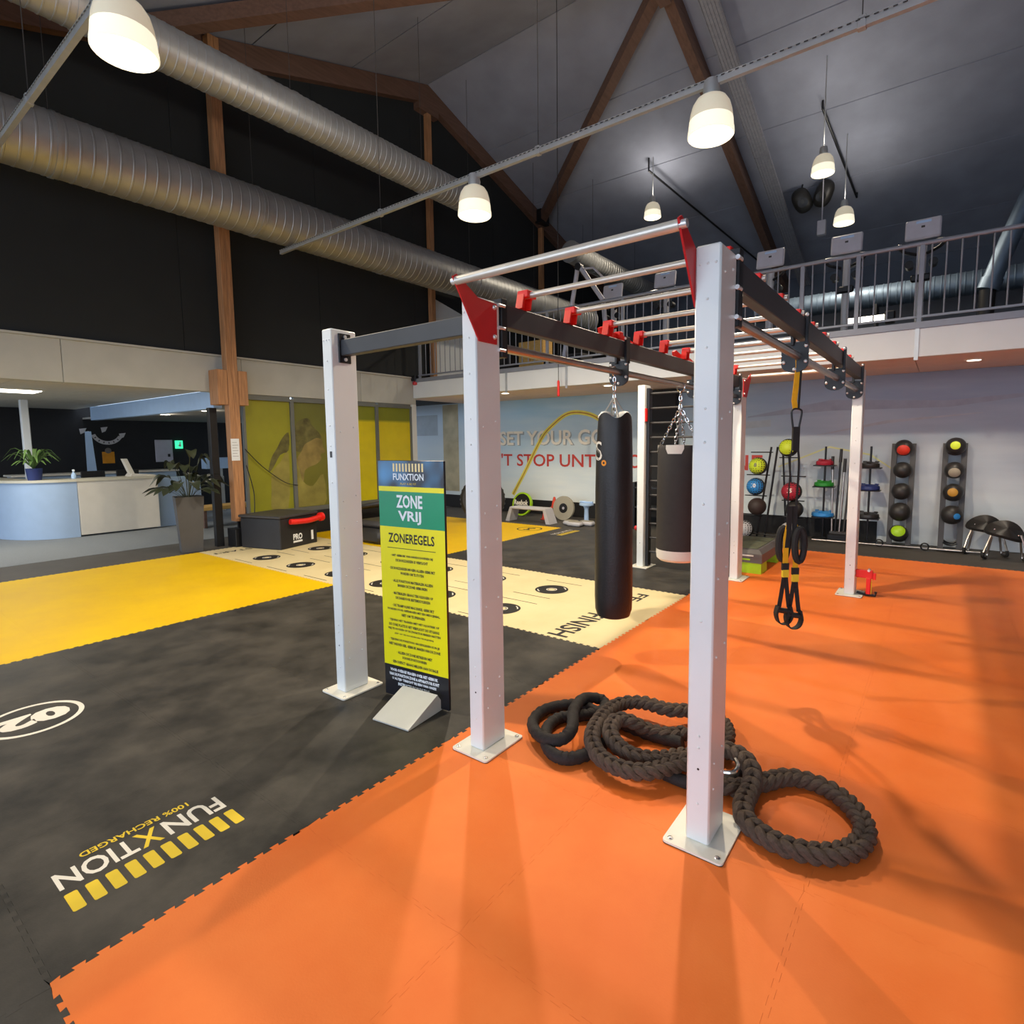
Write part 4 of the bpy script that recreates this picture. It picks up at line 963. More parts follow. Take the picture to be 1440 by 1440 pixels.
#ROPES_END
# ================================================================== MEZZANINE
rl = thing('railing', 'grey steel balcony railing along the mezzanine edge', 'railing', (0, 6.52, 3.13))
MB().tube([(-7.55, 6.52, 4.09), (6.0, 6.52, 4.09)], 0.028, 12).build('top_rail', M_RAIL, rl, True)
MB().bbox(-7.55, 6.0, 6.505, 6.535, 3.185, 3.215, 0.003).build('bottom_rail', M_RAIL, rl)
bal = None; x = -7.45; k = 0
while x < 4.2:
    if bal is None: bal = MB().cyl((0, 0, 0), (0, 0, 0.87), 0.009, 8).build('baluster', M_RAIL, rl, True, True); o = bal
    else: o = dup(bal, parent=rl)
    o.location = (x, 0, 0.07); x += 0.148
pst = None
for x in (-7.5, -5.55, -4.05, -2.5, -1.1, 0.27, 0.94, 1.63, 3.1, 4.5):
    if pst is None: pst = MB().bbox(-0.026, 0.026, -0.02, 0.02, 0, 0.955, 0.003).build('rail_post', M_RAIL, rl, False, True); o = pst
    else: o = dup(pst, parent=rl)
    o.location = (x, 0.0, 0)
def cardio(label, x, y, z0=3.04, zc=4.60, wd=0.42, dark=False):
    t = thing('cardio_machine', label, 'exercise machine', (x, y, z0), 'cardio machines on the mezzanine')
    MB().bbox(x-0.3, x+0.3, y-0.1, y+1.2, z0, z0+0.18, 0.02).build('base', M_BLACK, t)
    MB().tube([(x, y+0.1, z0+0.18), (x, y+0.05, z0+0.7), (x+0.01, y+0.05, zc-0.2)], 0.05, 12).build('mast', M_LGREY, t, True)
    R_ = Matrix.Translation((x, y, zc)) @ Matrix.Rotation(-0.18, 4, 'X')
    MB().bbox(-wd/2, wd/2, -0.03, 0.03, -0.14, 0.15, 0.018, R_).build('console_back', M_CONS, t)
    MB().bbox(-wd*0.2, wd*0.22, -0.033, -0.028, 0.085, 0.12, 0.002, R_).build('console_label', M_BULK, t)
    MB().bbox(-0.022, 0.022, -0.0325, -0.0295, 0.015, 0.045, 0.001, R_).build('console_mark', M_SHELF, t)
    for s_ in (-1, 1):
        MB().tube(catmull([(x+s_*wd*0.42, y+0.05, zc-0.16), (x+s_*wd*0.62, y-0.06, zc-0.2), (x+s_*wd*0.5, y-0.12, zc-0.3), (x+s_*wd*0.15, y-0.02, zc-0.34)], 4), 0.022, 8).build('handlebar', M_BLACK, t, True)
        MB().cyl((x+s_*0.14, y-0.1, zc-0.48), (x+s_*0.14, y+0.05, zc-0.48), 0.055, 14).build('pulse_pod', M_BLACK, t, True)
        MB().sphere((x+s_*wd*0.62, y-0.085, zc-0.2), 0.026, 10, 8).build('chrome_tip', M_CHROME, t, True)
    MB().bbox(x-0.12, x+0.12, y-0.06, y+0.02, zc-0.72, zc-0.62, 0.02).build('cross_bar', M_BLACK, t)
cardio('grey cardio console just right of the tall front post on the mezzanine', -0.46, 7.75, zc=4.62)
cardio('grey cardio console between the two right hand machines behind the railing', 0.63, 7.75, zc=4.62)
cardio('rightmost grey cardio console behind the railing', 1.575, 7.75, zc=4.625)
cardio('grey cardio console above the third red rung bracket, far left on the mezzanine', -3.42, 7.9, zc=4.62)
cardio('grey cardio console behind the second top bar, left of the tall post', -2.42, 8.1, zc=4.72)
t = thing('pulley_tower', 'grey A shaped pulley tower at the left of the mezzanine machines', 'exercise machine', (-3.9, 7.38, 3.04))
for a, b_ in (((-4.3, 7.38, 3.04), (-3.9, 7.38, 5.12)), ((-3.9, 7.38, 5.12), (-3.35, 7.38, 4.35)), ((-3.35, 7.38, 4.35), (-3.2, 7.38, 3.04))):
    MB().tube([a, b_], 0.045, 10).build('frame_tube', M_CONS, t, True)
MB().tube([(-3.75, 7.36, 5.0), (-3.55, 7.36, 4.98), (-3.3, 7.36, 4.72), (-3.05, 7.36, 4.70)], 0.022, 8).build('cable_arm', M_CONS, t, True)
MB().cyl((-3.88, 7.32, 5.06), (-3.88, 7.44, 5.06), 0.07, 14).build('pulley', M_BLACK, t, True)
t = thing('wooden_cabinet', 'light wooden cabinet on the mezzanine left of the rig beam', 'cabinet', (-5.95, 8.6, 3.04))
MB().bbox(-6.3, -5.6, 8.6, 9.0, 3.04, 4.06, 0.006).build('carcass', M_WOOD, t)
for k in range(2):
    dd = MB().bbox(-6.29+0.35*k, -5.96+0.35*k, 8.585, 8.6, 3.1, 4.03, 0.004).build('door', M_WOOD, t)
    MB().cyl((-5.99+0.1*k, 8.57, 3.55), (-5.99+0.1*k, 8.585, 3.55), 0.014, 8).build('knob', M_CHROME, dd)
for i, (x, z, lab) in enumerate(((-6.95, 3.86, 'dark grey locker block nearest the gable on the mezzanine'), (-4.95, 3.62, 'low dark locker block right of the wooden cabinet'))):
    t = thing('locker', lab, 'locker', (x, 8.4, 3.04), 'mezzanine lockers')
    MB().bbox(x-0.5, x+0.5, 8.4, 8.9, 3.04, z, 0.01).build('locker_body', M_SHELF, t)
    for k in range(3): MB().bbox(x-0.48+0.325*k, x-0.17+0.325*k, 8.385, 8.4, 3.08, z-0.04, 0.004).build('locker_door', M_BLACK, t)
for (x, y, z, tz, lab) in ((-1.03, 12.9, 7.36, -0.42, 'left one of two black loudspeakers hung from the roof'), (-0.57, 12.9, 7.40, 0.42, 'right one of two black loudspeakers hung from the roof')):
    t = thing('loudspeaker', lab, 'loudspeaker', (x, y, z-0.25), 'roof loudspeakers')
    R_ = Matrix.Translation((x, y, z)) @ Matrix.Rotation(tz, 4, 'Y') @ Matrix.Rotation(0.3, 4, 'X')
    b = MB(); b.sphere((0, 0, 0), 1.0, 24, 14); b.v = [tuple(R_ @ Vector((0.2*math.copysign(abs(v[0])**0.75, v[0]), 0.15*v[1], 0.29*math.copysign(abs(v[2])**0.8, v[2])))) for v in b.v]; b.build('cabinet', M_RUBK, t, True)
    b = MB(); b.lathe([(0.11, 0), (0.11, 0.012), (0.05, 0.004), (0.01, 0.002)], R_ @ Vector((0, -0.142, -0.06)), 18, True, (R_.to_3x3() @ Matrix.Rotation(PI/2, 3, 'X'))).build('cone', M_BLACK, t, True)
    MB().cyl(R_ @ Vector((0, 0, 0.1)), (x, y, ceil_z(y)-0.002), 0.018, 8).build('bracket', M_BLACK, t)
t = thing('wall_box', 'small pale junction box under the roof near the loudspeakers', 'box', (-0.53, 12.56, 6.4))
MB().bbox(-0.62, -0.44, 12.5, 12.62, 6.36, 6.68, 0.01).build('housing', M_CONS, t); MB().cyl((-0.53, 12.56, 6.68), (-0.53, 12.56, ceil_z(12.56)-0.002), 0.012, 8).build('conduit', M_CONS, t)
t = thing('tube_light', 'bright tube light behind the mezzanine railing', 'light', (0.75, 9.2, 3.55))
MB().cyl((0.5, 9.2, 3.72), (1.05, 9.2, 3.72), 0.06, 14).build('tube', M_PANEL, t, True); MB().bbox(1.05, 1.2, 9.12, 9.28, 3.62, 3.82, 0.02).build('end_cap', M_BLACK, t)
MB().bbox(0.40, 0.5, 9.15, 9.25, 3.04, 3.9, 0.01).build('stand', M_TRIMW, t)
# fire alarm beacon and pull cord
t = thing('alarm_beacon', 'red alarm beacon at the corner of the gable band', 'alarm', (-7.66, 6.48, 3.0))
MB().lathe([(0.03, 0), (0.06, 0.01), (0.06, 0.06), (0.03, 0.09), (0.004, 0.095)], (-7.62, 6.48, 2.99), 14).build('lens', M_RED, t, True); MB().bbox(-7.7, -7.56, 6.42, 6.54, 3.08, 3.2, 0.01).build('housing', M_BLACK, t)
t = thing('pull_cord', 'thin black pull cord with red grip in front of the balcony fascia', 'cord', (-3.72, 6.3, 2.5))
MB().cyl((-3.66, 6.3, 2.78), (-3.66, 6.3, ceil_z(6.3)), 0.006, 6).build('cord', M_BLACK, t); MB().lathe([(0.012, 2.50), (0.024, 2.51), (0.024, 2.76), (0.012, 2.79)], (-3.66, 6.3, 0), 12).build('red_grip', M_REDP, t, True)
# downlights in the soffit
for (x, y, lab) in ((-5.29, 6.80, 'round soffit downlight left, beside the second front post'), (-2.96, 6.86, 'round soffit downlight above the long punching bag'), (2.22, 7.25, 'round soffit downlight at the far right under the balcony')):
    t = thing('downlight', lab, 'light', (x, y, 2.69), 'soffit downlights')
    MB().lathe([(0.105, 0), (0.10, -0.012), (0.075, -0.014), (0.07, -0.004), (0.005, -0.004)], (x, y, 2.70), 20, False).build('trim_ring', M_TRIMW, t, True)
    MB().cyl((x, y, 2.684), (x, y, 2.697), 0.074, 20).build('diffuser', M_PANEL, t)
    ld = bpy.data.lights.new('downlight_light', 'SPOT'); ld.energy = 80; ld.color = (1, 0.88, 0.7); ld.spot_size = math.radians(120); ld.spot_blend = 0.6; ld.shadow_soft_size = 0.07
    lo = bpy.data.objects.new('downlight_light', ld); COL.objects.link(lo); lo.parent = t; lo.location = (0, 0, -0.02)
# ================================================================== REAR WALL PRINT
wl = wb
YM = 8.498
put_text(MB(), "SET YOUR GOAL", 0.3, (-5.092, YM-0.001, 1.79), (1, 0, 0), (0, 0, 1), width=3.5, height=0.34, bold=0.006).build('slogan_white', M_INKW, wl)
put_text(MB(), "SET YOUR GOAL", 0.3, (-5.07, YM-0.0005, 1.775), (1, 0, 0), (0, 0, 1), width=3.5, height=0.34, bold=0.012).build('slogan_shadow', mat('print_shadow', srgb(150, 162, 168), 0.6), wl)
put_text(MB(), "DON'T STOP UNTIL YOU'RE DONE", 0.3, (-4.27, YM-0.001, 1.27), (1, 0, 0), (0, 0, 1), width=7.2, height=0.30, bold=0.004).build('slogan_red', M_INKR, wl)
def strip(mb, pts, wd, y):
    pts = [Vector((p[0], y, p[1])) for p in pts]; vs = []
    for i, p in enumerate(pts):
        tn = (pts[min(i+1, len(pts)-1)]-pts[max(i-1, 0)]).normalized(); nn = Vector((-tn.z, 0, tn.x)); w_ = wd[i] if isinstance(wd, list) else wd
        vs += [p+nn*w_/2, p-nn*w_/2]
    return mb.add(vs, [(2*i, 2*i+1, 2*i+3, 2*i+2) for i in range(len(pts)-1)])
sw = [v for v in catmull([(-6.45, 0.42, 0), (-6.1, 0.95, 0), (-5.6, 1.75, 0), (-5.3, 2.05, 0), (-4.85, 2.32, 0), (-4.35, 2.30, 0), (-3.95, 2.1, 0), (-3.7, 1.8, 0)], 6)]
strip(MB(), [(v.x, v.y) for v in sw], 0.10, YM-0.0014).build('swoosh_glow', mat('print_pale_yellow', srgb(224, 214, 96), 0.6), wl)
strip(MB(), [(v.x, v.y) for v in sw], 0.026, YM-0.0018).build('swoosh_line', mat('print_ochre', srgb(176, 124, 30), 0.6), wl)
for (pts, wd, c, nm) in (([(-0.95, 2.1), (0.4, 2.25), (2.0, 2.2), (3.5, 2.35)], [0.02, 0.18, 0.10, 0.02], (150, 156, 170), 'streak'), ([(0.2, 1.75), (1.2, 1.95), (2.4, 2.05)], [0.01, 0.05, 0.01], (176, 178, 184), 'streak'), ([(-0.4, 1.2), (0.4, 1.55), (1.0, 1.42), (1.3, 1.2)], [0.02, 0.03, 0.03, 0.02], (206, 206, 150), 'arc'), ([(-1.05, 1.95), (-0.55, 1.98)], [0.12, 0.12], (178, 186, 190), 'letter_stroke')):
    strip(MB(), pts, wd, YM-0.001).build('mural_'+nm, mat('print_%d%d' % (c[0], c[2]), srgb(*c), 0.6, 0, 0.08), wl)
MB().box(-8.80, -8.24, YM-0.003, YM, 0.42, 2.70).build('mural_pillar', mat('print_tan', srgb(176, 166, 136), 0.6, 0, 0.2, 3), wl)
MB().box(-9.9, -9.0, YM-0.002, YM, 1.9, 2.45).build('mural_grey_patch', mat('print_greyblue', srgb(160, 172, 182), 0.6, 0, 0.06), wl)
# ================================================================== REAR EQUIPMENT
def ball(label, x, y, z, r, m, num=None, nm=None, band=None, face=None, nmat=None):
    t = thing('medicine_ball', label, 'ball', (x, y, z-r), 'medicine balls')
    MB().sphere((x, y, z), r, 20, 12).build('ball_shell', m, t, True)
    vdir = Vector((1.9552-x, -2.2461-y, 1.6634-z)).normalized()
    if face is not None:      # coloured front cap
        fd = Vector(face[0]).normalized(); u = fd.cross(Vector((0, 0, 1))).normalized(); v = u.cross(fd)
        vs = [Vector((x, y, z))+fd*r*1.004]; n = 20; rings = 4
        for j in range(1, rings+1):
            a = face[1]*j/rings
            for k in range(n): vs.append(Vector((x, y, z))+r*1.004*(math.cos(a)*fd+math.sin(a)*(math.cos(2*PI*k/n)*u+math.sin(2*PI*k/n)*v)))
        fs = [(0, 1+k, 1+(k+1) % n) for k in range(n)]
        for j in range(rings-1):
            for k in range(n): a_ = 1+j*n; fs.append((a_+k, a_+n+k, a_+n+(k+1) % n, a_+(k+1) % n))
        MB().add(vs, fs).build('coloured_cap', face[2], t, True)
    if num:
        fd = Vector(face[0]).normalized() if face else vdir
        u = Vector((0, 0, 1)).cross(fd).normalized(); v = fd.cross(u)
        vs, fs = text_mesh(num, r*0.62, res=2, bold=0.003)
        out = []
        for a, b_ in vs:
            d_ = (fd+u*(a/r)+v*(b_/r)).normalized(); out.append(Vector((x, y, z))+d_*r*1.008)
        MB().add(out, fs).build('ball_number', nmat or M_INKW, t)
    return t
# A-shaped ball stand
t = thing('ball_stand', 'black A shaped tubular ball stand near the rear wall', 'stand', (-0.3, 7.95, 0))
for (xt, xb) in ((-0.40, -0.60), (-0.30, -0.47), (-0.22, -0.12), (-0.13, 0.0)):
    MB().tube([(xb, 7.95, 0.0), (xt, 7.95, 1.56)], 0.017, 8).build('upright_tube', M_BLACK, t, True)
for (z, xl, xr) in ((1.47, -0.72, -0.36), (1.08, -0.78, -0.40), (0.72, -0.8, -0.44), (0.37, -0.85, -0.5), (1.38, -0.26, 0.06), (1.07, -0.22, 0.16), (0.66, -0.2, 0.15), (0.38, -0.18, 0.16), (0.05, -0.8, 0.2)):
    MB().tube([(xl, 7.9, z), (xr, 7.9, z)], 0.010, 6).build('holder_rod', M_BLACK, t, True)
C_ = lambda d, a, m: ((d), a, m)
fl = (-0.08, -0.98, 0.15)
ball('lime ball on the top right arm of the A shaped stand', -0.10, 7.80, 1.545, 0.15, M_RUBK, None, face=(fl, 0.95, M_LIMEY))
ball('lime ball on the top left arm of the A shaped stand', -0.57, 7.80, 1.235, 0.15, M_RUBK, '8', face=(fl, 1.15, M_LIMEY), nmat=M_GREYP)
ball('bright blue ball with number ten on the A shaped stand', -0.60, 7.80, 0.885, 0.15, M_RUBK, '10', face=(fl, 1.2, M_BLUE))
ball('red ball with number fifteen on the A shaped stand', -0.03, 7.80, 0.82, 0.16, M_RUBK, '15', face=(fl, 1.15, M_CRIM))
ball('dark brown ball on the left of the A shaped stand', -0.57, 7.80, 0.54, 0.15, mat('brown_leather', srgb(58, 44, 40), 0.6, 0, 0.2))
ball('black ball below the red one on the A shaped stand', 0.02, 7.80, 0.53, 0.14, M_RUBK)
ball('pale grey ball at the lower left of the A shaped stand', -0.74, 7.72, 0.15, 0.15, M_RUBK, '6', face=(fl, 1.2, M_LGREY), nmat=M_GREYP)
ball('black ball with grey cap at the lower right of the A shaped stand', -0.02, 7.72, 0.16, 0.16, M_RUBK, None, face=((-0.35, -0.7, 0.6), 0.8, M_LGREY))
# wall racks
def rack(label, x0, x1):
    t = thing('ball_rack', label, 'rack', ((x0+x1)/2, 8.3, 0), 'upright ball racks')
    for s_, xx in ((0, x0), (1, x1)):
        MB().prism([(8.10, 0.0), (8.24, 0.0), (8.46, 1.60), (8.36, 1.60)], 'yz', xx-0.035, xx+0.035).build('side_rail', M_SHELF, t)
    for z in (0.09, 0.43, 0.76, 1.09, 1.43):
        y = 8.12+0.22*z/1.6
        pts = [(x0+0.03+(x1-x0-0.06)*i/8, y-0.02, z+0.035*((i-4)/4.0)**2) for i in range(9)]
        MB().tube(pts, 0.014, 8).build('cradle_bar', M_BLACK, t, True)
        MB().tube([(a, b_+0.14, c+0.01) for a, b_, c in pts], 0.014, 8).build('cradle_bar', M_BLACK, t, True)
    MB().bbox(x0-0.05, x1+0.05, 8.06, 8.26, 0.0, 0.03, 0.006).build('foot', M_BLACK, t)
rack('dark upright ball rack near the rear right post, five balls', 1.335, 1.58); rack('dark upright ball rack farther right, four balls', 1.985, 2.21)
fz = (0.0, -0.9, 0.35)
ball('black and red ball on top of the left ball rack', 1.46, 8.27, 1.535, 0.125, M_RUBK, face=((0, -0.85, -0.35), 0.75, mat('red_ball', srgb(222, 62, 44), 0.5)))
ball('plain black ball second from the top in the left ball rack', 1.46, 8.23, 1.19, 0.125, M_RUBK)
ball('plain black ball in the middle of the left ball rack', 1.46, 8.18, 0.86, 0.13, M_RUBK)
ball('large black ball fourth from the top in the left ball rack', 1.458, 8.13, 0.545, 0.145, M_RUBK)
ball('lime and black ball at the bottom of the left ball rack', 1.455, 8.10, 0.21, 0.13, M_RUBK, face=((0, -0.8, 0.5), 0.8, M_LIME))
ball('black ball with lime disc on top of the right ball rack', 2.10, 8.27, 1.555, 0.13, M_RUBK, face=((-0.05, -1, 0.12), 0.48, M_LIMEY))
ball('grey and black ball second in the right ball rack', 2.10, 8.23, 1.20, 0.125, M_RUBK, face=((0, -0.8, -0.25), 0.62, M_TAN))
ball('black ball with gold print third in the right ball rack', 2.10, 8.18, 0.87, 0.13, M_RUBK, face=((-0.05, -1, 0.1), 0.5, mat('gold_print', srgb(190, 140, 46), 0.5)))
ball('black ball with small blue badge in the right ball rack', 2.10, 8.13, 0.54, 0.14, M_RUBK, face=((0.45, -0.9, -0.05), 0.32, M_BLUE))
# plate poles
def plate_pole(label, x, items):
    t = thing('plate_pole', label, 'stand', (x, 8.22, 0), 'weight plate poles')
    MB().cyl((x, 8.22, 0.0), (x+0.005, 8.22, 1.56), 0.016, 10).build('pole', M_BLACK, t, True)
    MB().lathe([(0.16, 0), (0.16, 0.02), (0.03, 0.035), (0.016, 0.05)], (x, 8.22, 0), 20).build('foot', M_BLACK, t, True)
    for z, m, lab in items:
        MB().bbox(x-0.16, x+0.16, 8.10, 8.34, z-0.065, z-0.045, 0.004).build('shelf', M_BLACK, t)
plate_pole('black pole with three coloured weight plates on shelves', 0.385, ((1.30, 0, 0), (0.945, 0, 0), (0.44, 0, 0)))
plate_pole('black pole with dark weight plates hidden behind the rear right post', 1.03, ((1.27, 0, 0), (0.91, 0, 0), (0.46, 0, 0)))
def wplate(label, x, z, m, r=0.135):
    t = thing('weight_plate', label, 'weight plate', (x, 8.2, z-0.045), 'shelf weight plates')
    MB().lathe([(r*0.2, 0.0), (r*0.92, 0.0), (r, 0.015), (r*0.97, 0.06), (r*0.6, 0.085), (r*0.25, 0.09), (r*0.2, 0.06)], (x, 8.2, z-0.045), 24, False).build('plate_disc', m, t, True)
    for k in range(3):
        a = 2*PI*k/3+0.4; MB().bbox(x+r*0.72*math.cos(a)-0.03, x+r*0.72*math.cos(a)+0.03, 8.2+r*0.72*math.sin(a)-0.02, 8.2+r*0.72*math.sin(a)+0.02, z+0.03, z+0.055, 0.008).build('grip', m, t)
wplate('crimson weight plate on the highest shelf of the pole', 0.385, 1.30, M_CRIM); wplate('green weight plate on the middle shelf of the pole', 0.385, 0.945, M_GREEN, 0.15); wplate('light blue weight plate on the lowest shelf of the pole', 0.38, 0.44, M_BLUE, 0.17)
wplate('black weight plate on top shelf behind the rear right post', 1.03, 1.27, M_RUBK); wplate('navy weight plate on middle shelf behind the rear right post', 1.03, 0.91, M_NAVY, 0.15); wplate('black weight plate on lowest shelf behind the rear right post', 1.03, 0.46, M_RUBK, 0.16)
t = thing('bar_holder', 'floor holder for upright bars left of the rear right post', 'holder', (0.63, 8.15, 0))
MB().bbox(0.48, 0.80, 8.05, 8.27, 0.0, 0.12, 0.01).build('holder_base', M_BLACK, t)
MB().bbox(0.5, 0.78, 8.12, 8.2, 0.12, 0.16, 0.004).build('socket_rim', M_SHELF, t)
for k, (xb, xt, zt, m, lab) in enumerate(((0.53, 0.50, 1.40, M_STEEL, 'steel exercise bar leaning leftmost in the bar holder'), (0.58, 0.62, 1.52, M_BLACK, 'tall black exercise bar in the bar holder'), (0.64, 0.68, 1.36, M_STEEL, 'short steel exercise bar in the middle of the bar holder'), (0.70, 0.78, 1.45, M_SHELF, 'dark exercise bar leaning rightmost in the bar holder'))):
    t = thing('exercise_bar', lab, 'bar', (xb, 8.16, 0.16), 'upright exercise bars')
    MB().cyl((xb, 8.16, 0.16), (xt, 8.2, zt), 0.016, 10).build('bar', m, t, True); MB().cyl((xb*0.15+xt*0.85, 8.19, zt-0.22), (xt, 8.2, zt), 0.023, 10).build('grip', M_RUBK, t, True)
t = thing('floor_barbell', 'long thin barbell lying on the floor along the rear wall', 'barbell', (1.6, 7.96, 0.0))
MB().cyl((0.28, 7.92, 0.03), (2.45, 8.0, 0.03), 0.016, 10).build('bar', M_STEEL, t, True)
for x in (1.22, 1.80): MB().tube([(x+0.05*math.cos(2*PI*k/14), 7.95, 0.062+0.05*math.sin(2*PI*k/14)) for k in range(14)], 0.011, 6, True).build('clip', M_BLACK, t, True)
# padded oval seats at the far right
for k, (x, y, z, lab) in enumerate(((2.50, 8.02, 0.45, 'black oval padded seat on steel tube legs, rear one at the far right'), (2.70, 7.72, 0.42, 'black oval padded seat on steel tube legs, front one at the far right'))):
    t = thing('padded_seat', lab, 'seat', (x, y, 0.0), 'oval padded seats')
    R_ = Matrix.Translation((x, y, z)) @ Matrix.Rotation(0.15+0.1*k, 4, 'Y') @ Matrix.Rotation(0.85, 4, 'X')
    vs = []; fs = []; n = 28
    prf = [(0.0, -0.03), (0.9, -0.03), (1.0, -0.01), (1.0, 0.015), (0.92, 0.035), (0.0, 0.045)]
    for (s_, z_) in prf:
        for i in range(n):
            a = 2*PI*i/n; vs.append(R_ @ Vector((0.225*max(s_, 0.02)*math.cos(a), 0.145*max(s_, 0.02)*math.sin(a), z_-0.12*(0.2*s_*math.cos(a))**2/0.04)))
    for j in range(len(prf)-1):
        for i in range(n): fs.append((j*n+i, j*n+(i+1) % n, (j+1)*n+(i+1) % n, (j+1)*n+i))
    MB().add(vs, fs).build('pad', M_RUBK, t, True)
    for s_ in (-1, 1):
        MB().tube(catmull([(x+s_*0.15, y, z-0.06), (x+s_*0.20, y-0.03, z-0.22), (x+s_*0.24, y-0.08, 0.06), (x+s_*0.22, y-0.02, 0.02), (x+s_*0.19, y+0.1, 0.02), (x+s_*0.15, y+0.06, z-0.12)], 5), 0.014, 8).build('leg_tube', M_STEEL, t, True)
        MB().tube(catmull([(x+s_*0.235, y-0.085, 0.10), (x+s_*0.24, y-0.08, 0.04), (x+s_*0.22, y-0.02, 0.022), (x+s_*0.2, y+0.07, 0.022)], 4), 0.021, 8).build('foot_sleeve', M_RUBK, t, True)
        MB().sphere(R_ @ Vector((s_*0.13, -0.07, 0.04)), 0.012, 8, 6).build('stud', M_CHROME, t, True)
# aerobic step with lime risers
t = thing('aerobic_step', 'grey aerobic step on lime green risers behind the rig', 'step', (-0.08, 5.55, 0))
MB().add([(x, y, z) for (x, y, z) in ((-0.36, 5.0, 0.135), (0.21, 5.0, 0.135), (0.21, 6.12, 0.135), (-0.36, 6.12, 0.135), (-0.36, 5.0, 0.25), (0.21, 5.0, 0.25), (0.21, 6.12, 0.25), (-0.36, 6.12, 0.25), (-0.31, 5.06, 0.30), (0.16, 5.06, 0.30), (0.16, 6.06, 0.30), (-0.31, 6.06, 0.30))],
         [(0, 3, 2, 1), (0, 1, 5, 4), (1, 2, 6, 5), (2, 3, 7, 6), (3, 0, 4, 7), (4, 5, 9, 8), (5, 6, 10, 9), (6, 7, 11, 10), (7, 4, 8, 11), (8, 9, 10, 11)]).build('platform', M_GREYP, t)
MB().bbox(-0.28, 0.13, 5.1, 6.02, 0.30, 0.306, 0.002).build('grip_mat', mat('olive_rubber', srgb(96, 100, 78), 0.8, 0, 0.15, 10), t)
for y in (5.005, 5.83): MB().prism([(-0.355, 0.0), (0.205, 0.0), (0.20, 0.135), (-0.35, 0.135)], 'xz', y, y+0.28).build('riser', M_LIME, t)
MB().bbox(-0.3, 0.11, 4.994, 5.0, 0.215, 0.235, 0.002).build('front_label', M_INKW, t); MB().bbox(-0.3, 0.07, 4.994, 5.0, 0.165, 0.185, 0.002).build('front_slot', M_LIME, t)
# items along the left part of the rear wall
t = thing('tyre', 'large black tyre leaning at the rear wall behind the second front post', 'tyre', (-5.85, 6.72, 0))
Rt = Matrix.Rotation(0.66, 3, 'Z') @ Matrix.Rotation(PI/2-0.10, 3, 'X')
MB().lathe([(0.25, -0.10), (0.42, -0.12), (0.47, -0.08), (0.475, 0.08), (0.42, 0.12), (0.25, 0.10), (0.25, -0.10)], (-5.88, 6.72, 0.485), 36, False, Rt).build('tyre_body', M_RUBK, t, True)
tr = MB()
for k in range(30):
    a = 2*PI*k/30; c = Vector((0.474*math.cos(a), 0.474*math.sin(a), 0)); R_ = Matrix.Translation(Vector((-5.88, 6.72, 0.485))) @ Rt.to_4x4() @ Matrix.Translation(c) @ Matrix.Rotation(a, 4, 'Z'); tr.box(-0.008, 0.008, -0.02, 0.02, -0.09, 0.09, R_)
tr.build('tread_blocks', M_RUBK, t)
t = thing('step_bench', 'light grey low step bench beside the rear wall', 'step', (-5.0, 7.25, 0))
MB().bbox(-5.45, -4.55, 7.1, 7.4, 0.27, 0.32, 0.015).build('top_board', M_LGREY, t)
for s_ in (-1, 1):
    xm = -5.0
    MB().prism([(xm+s_*0.40, 0.29), (xm+s_*0.46, 0.31), (xm+s_*0.58, 0.0), (xm+s_*0.48, 0.0)], 'xz', 7.11, 7.39).build('leg', M_LGREY, t)
t = thing('balance_board', 'round black balance board with lime rim and white lettering behind the step bench', 'board', (-5.75, 7.95, 0))
Rb = Matrix.Rotation(PI/2-0.2, 3, 'X')
MB().lathe([(0.01, -0.02), (0.24, -0.02), (0.24, 0.02), (0.01, 0.02)], (-5.75, 7.95, 0.275), 30, True, Rb).build('disc', M_BLACK, t, True)
MB().lathe([(0.235, -0.03), (0.27, -0.03), (0.27, 0.03), (0.235, 0.03), (0.235, -0.03)], (-5.75, 7.95, 0.275), 30, False, Rb).build('lime_rim', M_LIME, t, True)
put_text(MB(), 'Reebok', 0.1, (-5.75, 7.90, 0.315), (1, 0, 0), (0, 0.2, 0.98), width=0.40, height=0.12, bold=0.004).build('lettering', M_INKW, t)
t = thing('bumper_plate', 'grey rimmed bumper plate standing against the rear wall', 'weight plate', (-4.55, 7.85, 0))
Rp = Matrix.Rotation(PI/2-0.1, 3, 'X') @ Matrix.Rotation(0, 3, 'Z')
MB().lathe([(0.10, -0.03), (0.245, -0.035), (0.26, -0.02), (0.26, 0.035), (0.10, 0.03), (0.10, -0.03)], (-4.55, 7.85, 0.262), 34, False, Rp).build('rubber_ring', M_TAN, t, True)
MB().lathe([(0.03, -0.03), (0.105, -0.032), (0.105, 0.032), (0.03, 0.03), (0.03, -0.03)], (-4.55, 7.85, 0.262), 24, False, Rp).build('hub', M_BLACK, t, True)
MB().lathe([(0.002, 0.0), (0.03, 0.0), (0.03, 0.034), (0.002, 0.036)], (-4.55, 7.85, 0.262), 16, True, Rp).build('bore', M_CONS, t, True)
for k, (x, y) in enumerate(((-4.05, 7.35), (-3.75, 7.45), (-3.9, 7.25))):
    t = thing('pale_pad', ['pale grey floor pad nearest the bumper plate', 'pale grey floor pad beside the blue white stand', 'pale grey floor pad in front of the other two'][k], 'pad', (x, y, 0), 'pale floor pads')
    MB().bbox(x-0.16, x+0.16, y-0.1, y+0.1, 0.0, 0.085, 0.03).build('pad', M_LGREY, t, True)
    MB().bbox(x-0.12, x+0.12, y-0.07, y+0.07, 0.083, 0.095, 0.004).build('top_print', M_TAN, t)
